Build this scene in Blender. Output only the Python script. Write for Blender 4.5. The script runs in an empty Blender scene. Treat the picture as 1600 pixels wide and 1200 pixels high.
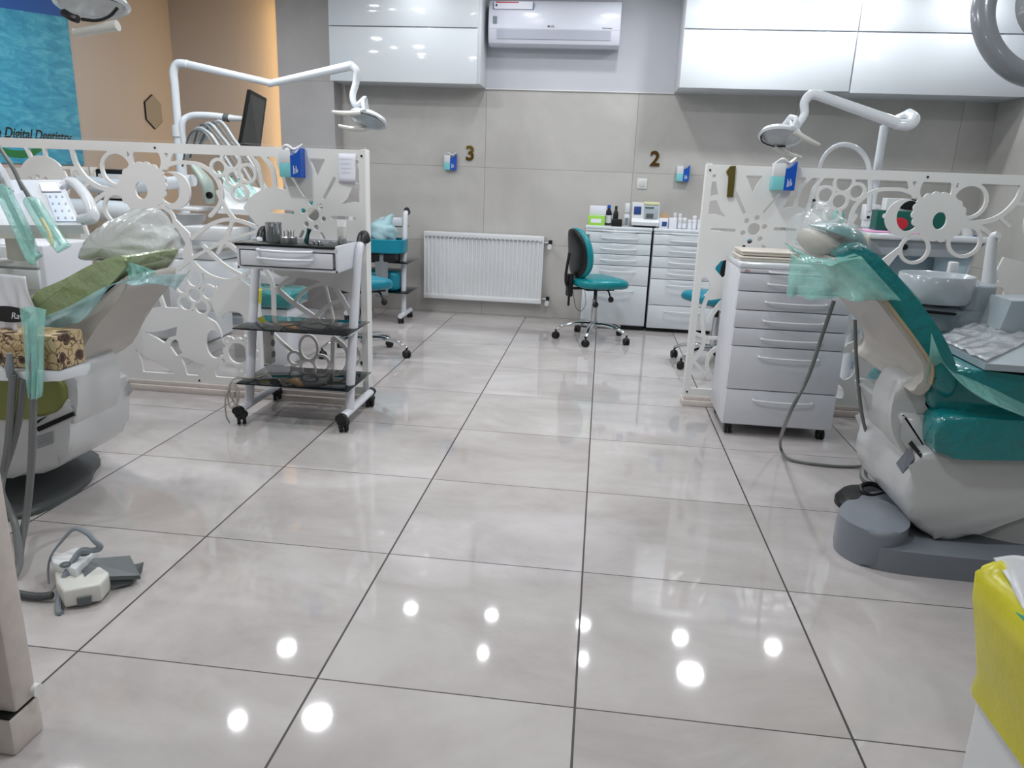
import bpy, bmesh, math, random
import numpy as np
from mathutils import Vector, Matrix, noise
random.seed(7)
SC = bpy.context.scene
COL = SC.collection
PI = math.pi

# ---------------------------------------------------------------- camera
FPX = 1154.8146
CAM = Vector((0.5872987, -1.4127968, 1.1426515))
def cam_axes(yaw, pitch, roll):
    f = Vector((math.sin(yaw)*math.cos(pitch), math.cos(yaw)*math.cos(pitch), -math.sin(pitch)))
    r0 = f.cross(Vector((0, 0, 1))).normalized(); u0 = r0.cross(f)
    return r0*math.cos(roll)+u0*math.sin(roll), -r0*math.sin(roll)+u0*math.cos(roll), f
RT, UP, FW = cam_axes(-0.1104318, 0.2737048, 0.0377761)
cd = bpy.data.cameras.new('camera'); cam = bpy.data.objects.new('camera', cd); COL.objects.link(cam)
cd.sensor_width = 36; cd.lens = FPX/1600*36; cd.clip_start = .02; cd.clip_end = 60
mw = Matrix.Identity(4)
for i in range(3):
    mw[i][0] = RT[i]; mw[i][1] = UP[i]; mw[i][2] = -FW[i]; mw[i][3] = CAM[i]
cam.matrix_world = mw
SC.camera = cam
def at(px, py, X=None, Y=None, Z=None):
    """world point seen at a photo pixel, on the plane X=, Y= or Z="""
    d = RT*((px-800)/FPX) + UP*((600-py)/FPX) + FW
    t = (X-CAM.x)/d.x if X is not None else (Y-CAM.y)/d.y if Y is not None else (Z-CAM.z)/d.z
    return CAM+d*t
# ---------------------------------------------------------------- world, exposure, lights
w = bpy.data.worlds.new('world'); SC.world = w; w.use_nodes = True
w.node_tree.nodes['Background'].inputs[0].default_value = (.9, .93, 1, 1)
w.node_tree.nodes['Background'].inputs[1].default_value = .35
SC.view_settings.view_transform = 'Standard'; SC.view_settings.look = 'None'
SC.view_settings.exposure = -0.4; SC.view_settings.gamma = 1; SC.view_settings.use_curve_mapping = False
CEIL = 2.52
# x, y, radius, watts : the ceiling downlights
LIGHTS = [(-.84,4.13,.05,3),(-.13,4.15,.045,3),(.66,4.15,.05,3.5),(1.47,4.1,.05,6),(2.22,4.1,.05,6),(2.92,4.1,.05,5),
          (-.12,3.62,.03,4),(.67,3.68,.03,4),(1.50,3.64,.085,18),(-1.66,3.42,.06,7),(-1.14,2.72,.085,18),(-1.66,2.6,.045,7),
          (.6,1.9,.085,24),(2.4,1.9,.085,12),(-1.3,1.2,.085,21),(1.9,.4,.085,5),(.3,.2,.085,20),(-1.5,-.3,.085,14),(.6,-1.9,.085,11),(-2.4,1.9,.085,14),(2.6,-1.2,.085,3)]

# ---------------------------------------------------------------- materials
def lin(c):
    if isinstance(c, str):
        c = tuple(int(c[i:i+2], 16)/255 for i in (0, 2, 4))
        return tuple(x/12.92 if x <= .04045 else ((x+.055)/1.055)**2.4 for x in c)
    return c
def M(name, col, rough=.5, metal=0, alpha=1, trans=0, coat=0, var=.05, vs=6, bump=0, bs=40, ior=1.45, emit=0, spec=.5, bd=.01):
    m = bpy.data.materials.new(name); m.use_nodes = True
    nt = m.node_tree; b = nt.nodes['Principled BSDF']
    c = lin(col)
    tc = nt.nodes.new('ShaderNodeTexCoord'); nz = nt.nodes.new('ShaderNodeTexNoise')
    nz.inputs['Scale'].default_value = vs; nz.inputs['Detail'].default_value = 4
    nt.links.new(tc.outputs['Object'], nz.inputs['Vector'])
    mx = nt.nodes.new('ShaderNodeMix'); mx.data_type = 'RGBA'
    mx.inputs['A'].default_value = (*[x*(1-var) for x in c], 1); mx.inputs['B'].default_value = (*[min(1, x*(1+var)) for x in c], 1)
    nt.links.new(nz.outputs['Fac'], mx.inputs['Factor']); nt.links.new(mx.outputs['Result'], b.inputs['Base Color'])
    b.inputs['Roughness'].default_value = rough; b.inputs['Metallic'].default_value = metal
    b.inputs['Alpha'].default_value = alpha; b.inputs['Transmission Weight'].default_value = trans
    b.inputs['Coat Weight'].default_value = coat; b.inputs['Coat Roughness'].default_value = .06; b.inputs['IOR'].default_value = ior
    b.inputs['Specular IOR Level'].default_value = spec
    if bump:
        n2 = nt.nodes.new('ShaderNodeTexNoise'); n2.inputs['Scale'].default_value = bs; n2.inputs['Detail'].default_value = 5
        nt.links.new(tc.outputs['Object'], n2.inputs['Vector'])
        bp = nt.nodes.new('ShaderNodeBump'); bp.inputs['Strength'].default_value = bump; bp.inputs['Distance'].default_value = bd
        nt.links.new(n2.outputs['Fac'], bp.inputs['Height']); nt.links.new(bp.outputs['Normal'], b.inputs['Normal'])
    if emit:
        b.inputs['Emission Color'].default_value = (*c, 1); b.inputs['Emission Strength'].default_value = emit
    return m
def math_node(nt, op, a, b=None, clamp=False):
    n = nt.nodes.new('ShaderNodeMath'); n.operation = op; n.use_clamp = clamp
    for i, v in ((0, a), (1, b)):
        if v is None: continue
        if isinstance(v, (int, float)): n.inputs[i].default_value = v
        else: nt.links.new(v, n.inputs[i])
    return n.outputs[0]
def tile_mat(name, c1, c2, grout, axes, size, off, gw, rough, nscale, bump=0, stretch=(1,1,1), spec=.5):
    """tiles with thin dark joints; axes = which world axes carry the grid"""
    m = bpy.data.materials.new(name); m.use_nodes = True; nt = m.node_tree; b = nt.nodes['Principled BSDF']
    g = nt.nodes.new('ShaderNodeNewGeometry'); sp = nt.nodes.new('ShaderNodeSeparateXYZ'); nt.links.new(g.outputs['Position'], sp.inputs[0])
    masks = []; ids = []
    for k in range(2):
        v = math_node(nt, 'DIVIDE', math_node(nt, 'SUBTRACT', sp.outputs[axes[k]], off[k]), size[k])
        ids.append(math_node(nt, 'FLOOR', v))
        fr = math_node(nt, 'FRACT', v)
        d = math_node(nt, 'MINIMUM', fr, math_node(nt, 'SUBTRACT', 1.0, fr))
        masks.append(math_node(nt, 'LESS_THAN', math_node(nt, 'MULTIPLY', d, size[k]), gw[k]/2))
    mask = math_node(nt, 'MAXIMUM', masks[0], masks[1])
    tid = math_node(nt, 'ADD', math_node(nt, 'MULTIPLY', ids[0], 12.7), math_node(nt, 'MULTIPLY', ids[1], 31.3))
    mp = nt.nodes.new('ShaderNodeMapping'); mp.inputs['Scale'].default_value = stretch; nt.links.new(g.outputs['Position'], mp.inputs['Vector'])
    nz = nt.nodes.new('ShaderNodeTexNoise'); nz.noise_dimensions = '4D'; nz.inputs['Scale'].default_value = nscale; nz.inputs['Detail'].default_value = 7; nz.inputs['Roughness'].default_value = .62
    nz.inputs['Distortion'].default_value = .6
    nt.links.new(mp.outputs[0], nz.inputs['Vector']); nt.links.new(tid, nz.inputs['W'])
    cr = nt.nodes.new('ShaderNodeValToRGB'); cr.color_ramp.elements[0].position = .32; cr.color_ramp.elements[1].position = .68
    cr.color_ramp.elements[0].color = (*lin(c1), 1); cr.color_ramp.elements[1].color = (*lin(c2), 1)
    nt.links.new(nz.outputs['Fac'], cr.inputs['Fac'])
    mx = nt.nodes.new('ShaderNodeMix'); mx.data_type = 'RGBA'; nt.links.new(mask, mx.inputs['Factor'])
    nt.links.new(cr.outputs[0], mx.inputs['A']); mx.inputs['B'].default_value = (*lin(grout), 1)
    nt.links.new(mx.outputs['Result'], b.inputs['Base Color'])
    rg = math_node(nt, 'ADD', rough, math_node(nt, 'MULTIPLY', mask, .6)); nt.links.new(rg, b.inputs['Roughness'])
    b.inputs['Specular IOR Level'].default_value = spec
    return m
def drawn(m, fn):
    """extend a material: fn(nt, bsdf) wires its own base colour"""
    fn(m.node_tree, m.node_tree.nodes['Principled BSDF']); return m

W = dict(
 white=M('white_plastic', 'd9dbdd', .3, var=.02), gloss=M('gloss_white_lacquer', 'dadfe4', .07, coat=.5, var=.015, vs=2),
 powder=M('white_powder_coat', 'd4d6dc', .32, var=.03), warm=M('warm_white_plastic', 'cfcfc9', .35, var=.03),
 panel=M('white_painted_board', 'e2e2e0', .42, var=.03, vs=3), scuff=M('scuffed_white_paint', 'cfc6c0', .5, var=.14, vs=30),
 grey=M('grey_plastic', '7e868d', .3, var=.04), dgrey=M('dark_grey_plastic', '55595a', .45, var=.06), lgrey=M('pale_grey_plastic', 'a9b3ba', .3, var=.03),
 black=M('black_plastic', '111113', .4, var=.1), rubber=M('black_rubber', '19191a', .6, var=.1), bglass=M('smoked_glass', '090f12', .03, alpha=.97, var=.02, spec=.35),
 teal=M('teal_vinyl', '07848c', .3, var=.06, bump=.05, bs=9), teal2=M('blue_teal_vinyl', '0a7f95', .35, var=.06), olive=M('olive_green_vinyl', '7d8244', .35, var=.08, bump=.1, bs=12),
 chrome=M('polished_chrome', 'd5d7da', .1, metal=1, var=.02), steel=M('brushed_steel', 'a8a9ab', .28, metal=1, var=.1, vs=30),
 olivebrass=M('olive_brass_letter', '6b6030', .35, metal=.5, var=.08), brass=M('brass_letter', '6a4f24', .25, metal=.8, var=.15), gold=M('polished_gold', '8f7634', .12, metal=1, var=.3, vs=22),
 tealfilm=M('teal_plastic_film', 'a0e4da', .14, alpha=.46, var=.1, vs=14, bump=1, bs=22, coat=1, bd=.012),
 bluefilm=M('pale_blue_film', 'b4e2e6', .18, alpha=.46, var=.08, vs=10, bump=1, bs=18, coat=.8, bd=.012),
 clear=M('clear_cling_film', 'd8dce0', .12, alpha=.3, var=.06, bump=1, bs=26, coat=1),
 bag=M('translucent_white_bag', 'dfe2e2', .32, alpha=.72, var=.08, vs=16, bump=.8, bs=16), hbag=M('thin_white_bag', 'dde3e3', .22, alpha=.3, var=.1, vs=16, bump=1, bs=20, bd=.015, coat=1), whitebag=M('white_bin_bag', 'd4d6da', .35, var=.06, bump=.5, bs=12, alpha=.9),
 ltbag=M('pale_blue_bag', 'a9ccd4', .35, var=.08, bump=.7, bs=14, alpha=.93),
 yellow=M('yellow_bin_liner', 'c9c228', .32, var=.1, vs=9, bump=.45, bs=14), blue=M('royal_blue_print', '1150b0', .35, var=.05), tealprint=M('pale_teal_print', '7cc7cb', .4, var=.04),
 paper=M('white_paper', 'dfe0ea', .6, var=.02), green=M('dark_green_card', '0d5c50', .35, var=.1), lime=M('lime_green_box', '9ad24e', .4, var=.08),
 pink=M('pink_liner', 'e6a8d2', .4, var=.06), red=M('red_print', 'b52a34', .4, var=.1), navy=M('navy_panel', '2c4a86', .3, var=.1), cream=M('cream_tray', 'd6cfc4', .4, var=.04),
 hose=M('grey_hose', '6c6f6e', .4, var=.06), brown=M('brown_glass', '20202a', .1, coat=.6, var=.1), wood=M('bamboo', 'c49a6a', .6, var=.15), lens=M('lamp_reflector', 'c3c9cc', .08, metal=.5, var=.2, vs=20),
 glass=M('clear_glass', 'eef2f2', .02, alpha=.3, coat=.8, var=.02), label=M('grey_label', '6f747c', .5, var=.2, vs=60), beigeseam=M('beige_piping', 'b3a384', .5),
 cloth=M('grey_microfibre', '7a7f84', .9, var=.3, vs=160), yfilm=M('yellow_paper', 'dcd9a8', .5), off=M('cable_beige', 'aaa398', .5), dark=M('dark_gap', '08080a', .8),
 pgrey=M('pedal_grey', '596062', .42, var=.06), liteblue=M('light_blue_plastic', 'b3cbd8', .35),
)
FLOOR = tile_mat('polished_porcelain_floor_tile', 'a9a3a1', 'c6c1c0', '2e2825', (0, 1), (.6, .6), (0, 0), (.0056, .0036), .045, 1.7, stretch=(1, 1.6, 1), spec=.75)
WALLT = tile_mat('concrete_look_wall_tile', 'b1aeaa', 'c5c2be', '87837e', (0, 2), (1.19, .6), (-.385, .005), (.0035, .003), .4, 1.6)
SIDET = tile_mat('concrete_look_side_tile', 'afaca8', 'c3c0bc', '87837e', (1, 2), (1.2, .6), (4.76, .005), (.0035, .003), .4, 1.6)
PILT = tile_mat('concrete_look_pillar_tile', 'adaaa9', 'bdbabb', '9a9694', (0, 2), (9, .6), (-5, .005), (.001, .003), .45, 1.6)
PAINT = M('off_white_wall_paint', 'c6c8cf', .6, var=.02, vs=2)
BEIGE = M('warm_beige_wall_paint', 'b5a89e', .6, var=.03, vs=2)
CEILM = M('white_ceiling_paint', 'dcdcda', .7, var=.01)

# ---------------------------------------------------------------- mesh helpers
class B:
    def __init__(s): s.b = bmesh.new(); s.slots = []; s.cur = 0
    def mat(s, m):
        if m not in s.slots: s.slots.append(m)
        s.cur = s.slots.index(m); return s
    def _tag(s, faces):
        for f in faces: f.material_index = s.cur
    def box(s, x0, y0, z0, x1, y1, z1, bev=0, seg=2, rot=None):
        r = bmesh.ops.create_cube(s.b, size=1); vs = r['verts']
        c = Vector(((x0+x1)/2, (y0+y1)/2, (z0+z1)/2)); d = Vector((x1-x0, y1-y0, z1-z0))
        for v in vs: v.co = Vector((v.co.x*d.x, v.co.y*d.y, v.co.z*d.z))
        fs = set(f for v in vs for f in v.link_faces)
        s._tag(fs)
        if bev:
            es = list(set(e for v in vs for e in v.link_edges))
            r2 = bmesh.ops.bevel(s.b, geom=es, offset=min(bev, .49*min(abs(d.x), abs(d.y), abs(d.z))), segments=seg, profile=.5, affect='EDGES')
            fs = set(f for f in fs if f.is_valid) | set(r2['faces'])
        vs = set(v for f in fs for v in f.verts)
        for v in vs:
            if rot is not None: v.co = rot @ v.co
            v.co += c
        s._tag(fs); return s
    def ring(s, pts): return [s.b.verts.new(p) for p in pts]
    def bridge(s, r0, r1, close=True):
        n = len(r0); fs = []
        for i in range(n if close else n-1):
            j = (i+1) % n
            try: fs.append(s.b.faces.new((r0[i], r0[j], r1[j], r1[i])))
            except ValueError: pass
        s._tag(fs)
    def cap(s, r, flip=False):
        try: s._tag([s.b.faces.new(list(reversed(r)) if flip else r)])
        except ValueError: pass
    def tube(s, pts, r, n=12, sub=6, caps=True, flat=1.0, straight=False):
        pts = [Vector(p) for p in pts]; rs = list(r) if isinstance(r, (list, tuple)) else [r]*len(pts)
        if len(pts) > 2 and not straight: pts, rs = smooth_path(pts, rs, sub)
        t0 = (pts[1]-pts[0]).normalized(); a = t0.orthogonal().normalized()
        if abs(t0.z) < .9: a = (Vector((0, 0, 1))-t0*t0.z).normalized()
        prev = None
        for i, p in enumerate(pts):
            t = (pts[min(i+1, len(pts)-1)]-pts[max(i-1, 0)])
            if t.length < 1e-9: continue
            t.normalize(); a = (a-t*a.dot(t))
            if a.length < 1e-6: a = t.orthogonal()
            a.normalize(); b2 = t.cross(a)
            rr = s.ring([p+(a*math.cos(2*PI*k/n)*flat+b2*math.sin(2*PI*k/n))*rs[i] for k in range(n)])
            if prev: s.bridge(prev, rr)
            elif caps: s.cap(rr, True)
            prev = rr
        if caps: s.cap(prev)
        return s
    def cyl(s, p0, p1, r, r1=None, n=20): return s.tube([p0, p1], [r, r if r1 is None else r1], n=n)
    def lathe(s, prof, c=(0, 0, 0), axis=(0, 0, 1), n=28, sx=1, sy=1):
        q = Vector((0, 0, 1)).rotation_difference(Vector(axis).normalized()); c = Vector(c); prev = None
        for r, z in prof:
            rr = s.ring([c+q@Vector((max(r, 1e-4)*math.cos(2*PI*k/n)*sx, max(r, 1e-4)*math.sin(2*PI*k/n)*sy, z)) for k in range(n)])
            if prev: s.bridge(prev, rr)
            else: s.cap(rr, True)
            prev = rr
        s.cap(prev); return s
    def prism(s, poly, mapf, a, b, bev=0, seg=2):
        """poly in 2D, mapf(u, v, w) -> point, from w=a to w=b"""
        r0 = s.ring([mapf(u, v, a) for u, v in poly]); r1 = s.ring([mapf(u, v, b) for u, v in poly])
        n0 = len(s.b.faces); s.bridge(r0, r1); s.cap(r0, True); s.cap(r1)
        if bev:
            s.b.faces.ensure_lookup_table(); s.b.edges.ensure_lookup_table()
            es = [e for e in set(e for v in r0+r1 for e in v.link_edges) if (e.verts[0] in r0) == (e.verts[1] in r0)]
            r2 = bmesh.ops.bevel(s.b, geom=es, offset=bev, segments=seg, profile=.5, affect='EDGES'); s._tag(r2['faces'])
        return s
    def loft(s, rings, caps=True):
        prev = None
        for rg in rings:
            rr = s.ring(rg)
            if prev: s.bridge(prev, rr)
            elif caps: s.cap(rr, True)
            prev = rr
        if caps: s.cap(prev)
        return s
    def sheet(s, f, nu, nv):
        g = [[s.b.verts.new(f(i/nu, j/nv)) for j in range(nv+1)] for i in range(nu+1)]
        fs = []
        for i in range(nu):
            for j in range(nv): fs.append(s.b.faces.new((g[i][j], g[i+1][j], g[i+1][j+1], g[i][j+1])))
        s._tag(fs); return s
    def ell(s, c, rx, ry, rz, n=20, rot=None, amp=0, ns=6):
        c = Vector(c); r = bmesh.ops.create_uvsphere(s.b, u_segments=n, v_segments=n//2+2, radius=1)
        for v in r['verts']:
            k = 1+amp*noise.noise(v.co*ns*.3+c*5)
            p = Vector((v.co.x*rx, v.co.y*ry, v.co.z*rz))*k
            v.co = (rot@p if rot is not None else p)+c
        s._tag(set(f for v in r['verts'] for f in v.link_faces)); return s
    def done(s, name, m=None, parent=None, angle=35, solid=0, sub=0):
        bmesh.ops.recalc_face_normals(s.b, faces=s.b.faces)
        if parent is not None:
            s.b.transform(world(parent).inverted())
        me = bpy.data.meshes.new(name); s.b.to_mesh(me); s.b.free()
        for f in me.polygons: f.use_smooth = True
        me.set_sharp_from_angle(angle=math.radians(angle))
        if s.slots:
            for q in s.slots: me.materials.append(q)
        else: me.materials.append(m)
        o = bpy.data.objects.new(name, me); COL.objects.link(o); o.parent = parent
        if solid:
            k = o.modifiers.new('solid', 'SOLIDIFY'); k.thickness = solid
        if sub:
            k = o.modifiers.new('sub', 'SUBSURF'); k.levels = sub; k.render_levels = sub
        return o
def smooth_path(P, R, sub):
    Q = []; S = []
    n = len(P); R = list(R)+[R[-1]]*max(0, n-len(R))
    for i in range(n-1):
        p0 = P[i-1] if i else P[0]*2-P[1]; p1 = P[i]; p2 = P[i+1]; p3 = P[i+2] if i+2 < n else P[-1]*2-P[-2]
        for k in range(sub):
            t = k/sub
            Q.append(.5*((2*p1)+(p2-p0)*t+(2*p0-5*p1+4*p2-p3)*t*t+(3*p1-p0-3*p2+p3)*t**3)); S.append(R[i]*(1-t)+R[i+1]*t)
    Q.append(P[-1]); S.append(R[-1]); return Q, S
def smooth2(pts, sub=4, close=True):
    """rounded closed 2D outline through the points"""
    P = [Vector((u, v, 0)) for u, v in pts]; n = len(P); out = []
    for i in range(n):
        p0, p1, p2, p3 = P[i-1], P[i], P[(i+1) % n], P[(i+2) % n]
        for k in range(sub):
            t = k/sub; q = .5*((2*p1)+(p2-p0)*t+(2*p0-5*p1+4*p2-p3)*t*t+(3*p1-p0-3*p2+p3)*t**3); out.append((q.x, q.y))
    return out
def world(o):
    m = Matrix.Identity(4)
    while o is not None: m = o.matrix_basis @ m; o = o.parent
    return m
def tag(o, label, cat, group=None):
    o['label'] = label; o['category'] = cat
    if group: o['group'] = group
    return o
def thing(name, label, cat, loc=(0, 0, 0), rz=0, group=None):
    o = bpy.data.objects.new(name, None); COL.objects.link(o); o.empty_display_size = .05
    o.location = loc; o.rotation_euler = (0, 0, rz); return tag(o, label, cat, group)
def balloon(name, px, Y, depth, m, parent, wrinkle=.03, seed=0, p=.5, n=9):
    out = [at(x, y, Y=Y) for x, y in smooth2(px, 5)]; c = sum(out, Vector())/len(out); rg = []
    for k in range(2*n+1):
        w_ = -1+k/n; s_ = max(.03, (1-abs(w_)**2.4)**p); r2 = []
        for i, q_ in enumerate(out):
            d = q_-c; a = math.atan2(d.z, d.x); f = s_*(1+wrinkle*(noise.noise(Vector((3*math.cos(a)+seed, 3*math.sin(a), 2.2*w_)))+.7*(abs(math.sin(6.5*a+3.5*w_+seed))-.6)*(1.25-s_)+.35*(abs(math.sin(13*a-5*w_+seed))-.6)*(1.2-s_)))
            r2.append(Vector((c.x+d.x*f, Y+w_*depth, c.z+d.z*f)))
        rg.append(r2)
    return B().loft(rg).done(name, m, parent, 75)
def decal(name, px, m, parent, lift=.0015, th=.001):
    """a thin printed patch lying on the surface of a thing's parts, corners given as seen in the photo"""
    from mathutils.bvhtree import BVHTree
    out = []
    bm = bmesh.new()
    for o in [parent]+list(parent.children):
        if o.type == 'MESH':
            k = len(bm.verts); bm.from_mesh(o.data); bm.verts.ensure_lookup_table(); m_ = world(o)
            for v in bm.verts[k:]: v.co = m_ @ v.co
    t = BVHTree.FromBMesh(bm)
    for x, y in px:
        d = (RT*((x-800)/FPX)+UP*((600-y)/FPX)+FW).normalized(); h = t.ray_cast(CAM, d)
        if h[0] is None: bm.free(); print('decal missed', name, x, y); return None
        out.append((h[0], h[1] if h[1].dot(d) < 0 else -h[1]))
    bm.free()
    b = B(); b.loft([[p+n*lift for p, n in out], [p+n*(lift+th) for p, n in out]]); return b.done(name, m, parent)
def struct(o): o['kind'] = 'structure'; return o
def copy_tree(o, parent=None):
    c = o.copy(); COL.objects.link(c); c.parent = parent
    for ch in [x for x in list(o.children)]: copy_tree(ch, c)
    return c
def text(name, s, size, loc, rot, m, parent, depth=.001, spacing=1, align='CENTER', shear=0, bold=0):
    cu = bpy.data.curves.new(name, 'FONT'); cu.body = s; cu.size = size; cu.extrude = depth; cu.align_x = align; cu.align_y = 'CENTER'; cu.space_character = spacing; cu.shear = shear; cu.offset = bold
    t = bpy.data.objects.new('tmp_text', cu); COL.objects.link(t)
    dg = bpy.context.evaluated_depsgraph_get(); dg.update()
    me = bpy.data.meshes.new_from_object(t.evaluated_get(dg)); bpy.data.objects.remove(t)
    R = Matrix.Translation(loc) @ rot.to_4x4()
    if parent is not None: R = world(parent).inverted() @ R
    me.transform(R); me.materials.clear(); me.materials.append(m); me.name = name
    o = bpy.data.objects.new(name, me); COL.objects.link(o); o.parent = parent; return o
FACE_CAM = Matrix(((1, 0, 0), (0, 0, -1), (0, 1, 0)))          # text standing on a wall that faces -Y
FACE_RIGHT = Matrix(((0, 0, 1), (1, 0, 0), (0, 1, 0)))          # on a wall that faces +X
XZ = lambda u, v, w_: Vector((u, w_, v))
XY = lambda u, v, w_: Vector((u, v, w_))
YZ = lambda u, v, w_: Vector((w_, u, v))

# ---------------------------------------------------------------- the room
BY, LX, RX, FY = 4.76, -3.0, 3.42, -3.6
def slab(name, args, m):
    return struct(B().box(*args).done(name, m))
slab('floor', (LX-.1, FY-.1, -.1, RX+.1, BY+.1, 0), FLOOR)
slab('ceiling', (LX-.1, FY-.1, CEIL, RX+.1, BY+.1, CEIL+.1), CEILM)
wb = B(); wb.mat(WALLT).box(-2.0, BY, 0, RX+.1, BY+.1, 1.8); wb.mat(PAINT).box(-2.0, BY, 1.8, RX+.1, BY+.1, CEIL)
wb.mat(BEIGE).box(LX-.1, BY, 0, -2.0, BY+.1, CEIL); struct(wb.done('wall_back'))
slab('wall_left', (LX-.1, FY, 0, LX, BY, CEIL), BEIGE)
wr = B(); wr.mat(SIDET).box(RX, FY, 0, RX+.1, BY, 1.8); wr.mat(PAINT).box(RX, FY, 1.8, RX+.1, BY, CEIL); struct(wr.done('wall_right'))
slab('wall_front', (LX-.1, FY-.1, 0, RX+.1, FY, CEIL), PAINT)
slab('pillar', (-2.02, 4.58, 0, -1.57, BY, CEIL), PILT)
struct(B().box(-.40, BY-.012, 1.795, 1.07, BY, 1.803, .002).done('trim_1', W['panel']))

# ---------------------------------------------------------------- ceiling lights
LNAMES = ['in front of the left wall cabinet', 'in front of the air conditioner, left end', 'in front of the air conditioner, right side', 'in front of the right wall cabinet nearer the air conditioner', 'in front of the corner wall cabinet', 'in the far right corner of the ceiling',
 'one step out from the air conditioner, left end', 'one step out from the air conditioner, right side', 'one step out from the right wall cabinets', 'beside the grey pillar', 'over the left stool and rear trolley', 'over the chair behind the left floral screen',
 'over the aisle between the two floral screens', 'over the right floral screen', 'over the glass-shelf trolley', 'over the right dental chair', 'over the centre of the aisle', 'over the left foot pedal', 'behind the photographer', 'over the beige wall by the poster', 'over the front right corner']
for i, (x, y, r, wt) in enumerate(LIGHTS):
    big = r > .06
    t = thing('ceiling_light', ('large' if big else 'small')+' round recessed ceiling downlight '+LNAMES[i], 'ceiling light', (x, y, CEIL), 0, 'recessed ceiling downlights')
    B().lathe([(r*1.0, -.0), (r*1.0, -.006), (r*1.18, -.006), (r*1.22, -.001), (r*1.22, 0)], (x, y, CEIL)).done('frame', W['white'], t)
    B().lathe([(r, -.0012), (r, -.004)], (x, y, CEIL)).done('diffuser', M('lit_diffuser', (1, 1, 1), emit=9 if big else 7), t)
    ld = bpy.data.lights.new('lamp', 'AREA'); ld.shape = 'DISK'; ld.size = r*2; ld.energy = wt; ld.color = (.95, .975, 1)
    lo = bpy.data.objects.new('lamp', ld); COL.objects.link(lo); lo.parent = t; lo.location = (0, 0, -.008)
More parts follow.
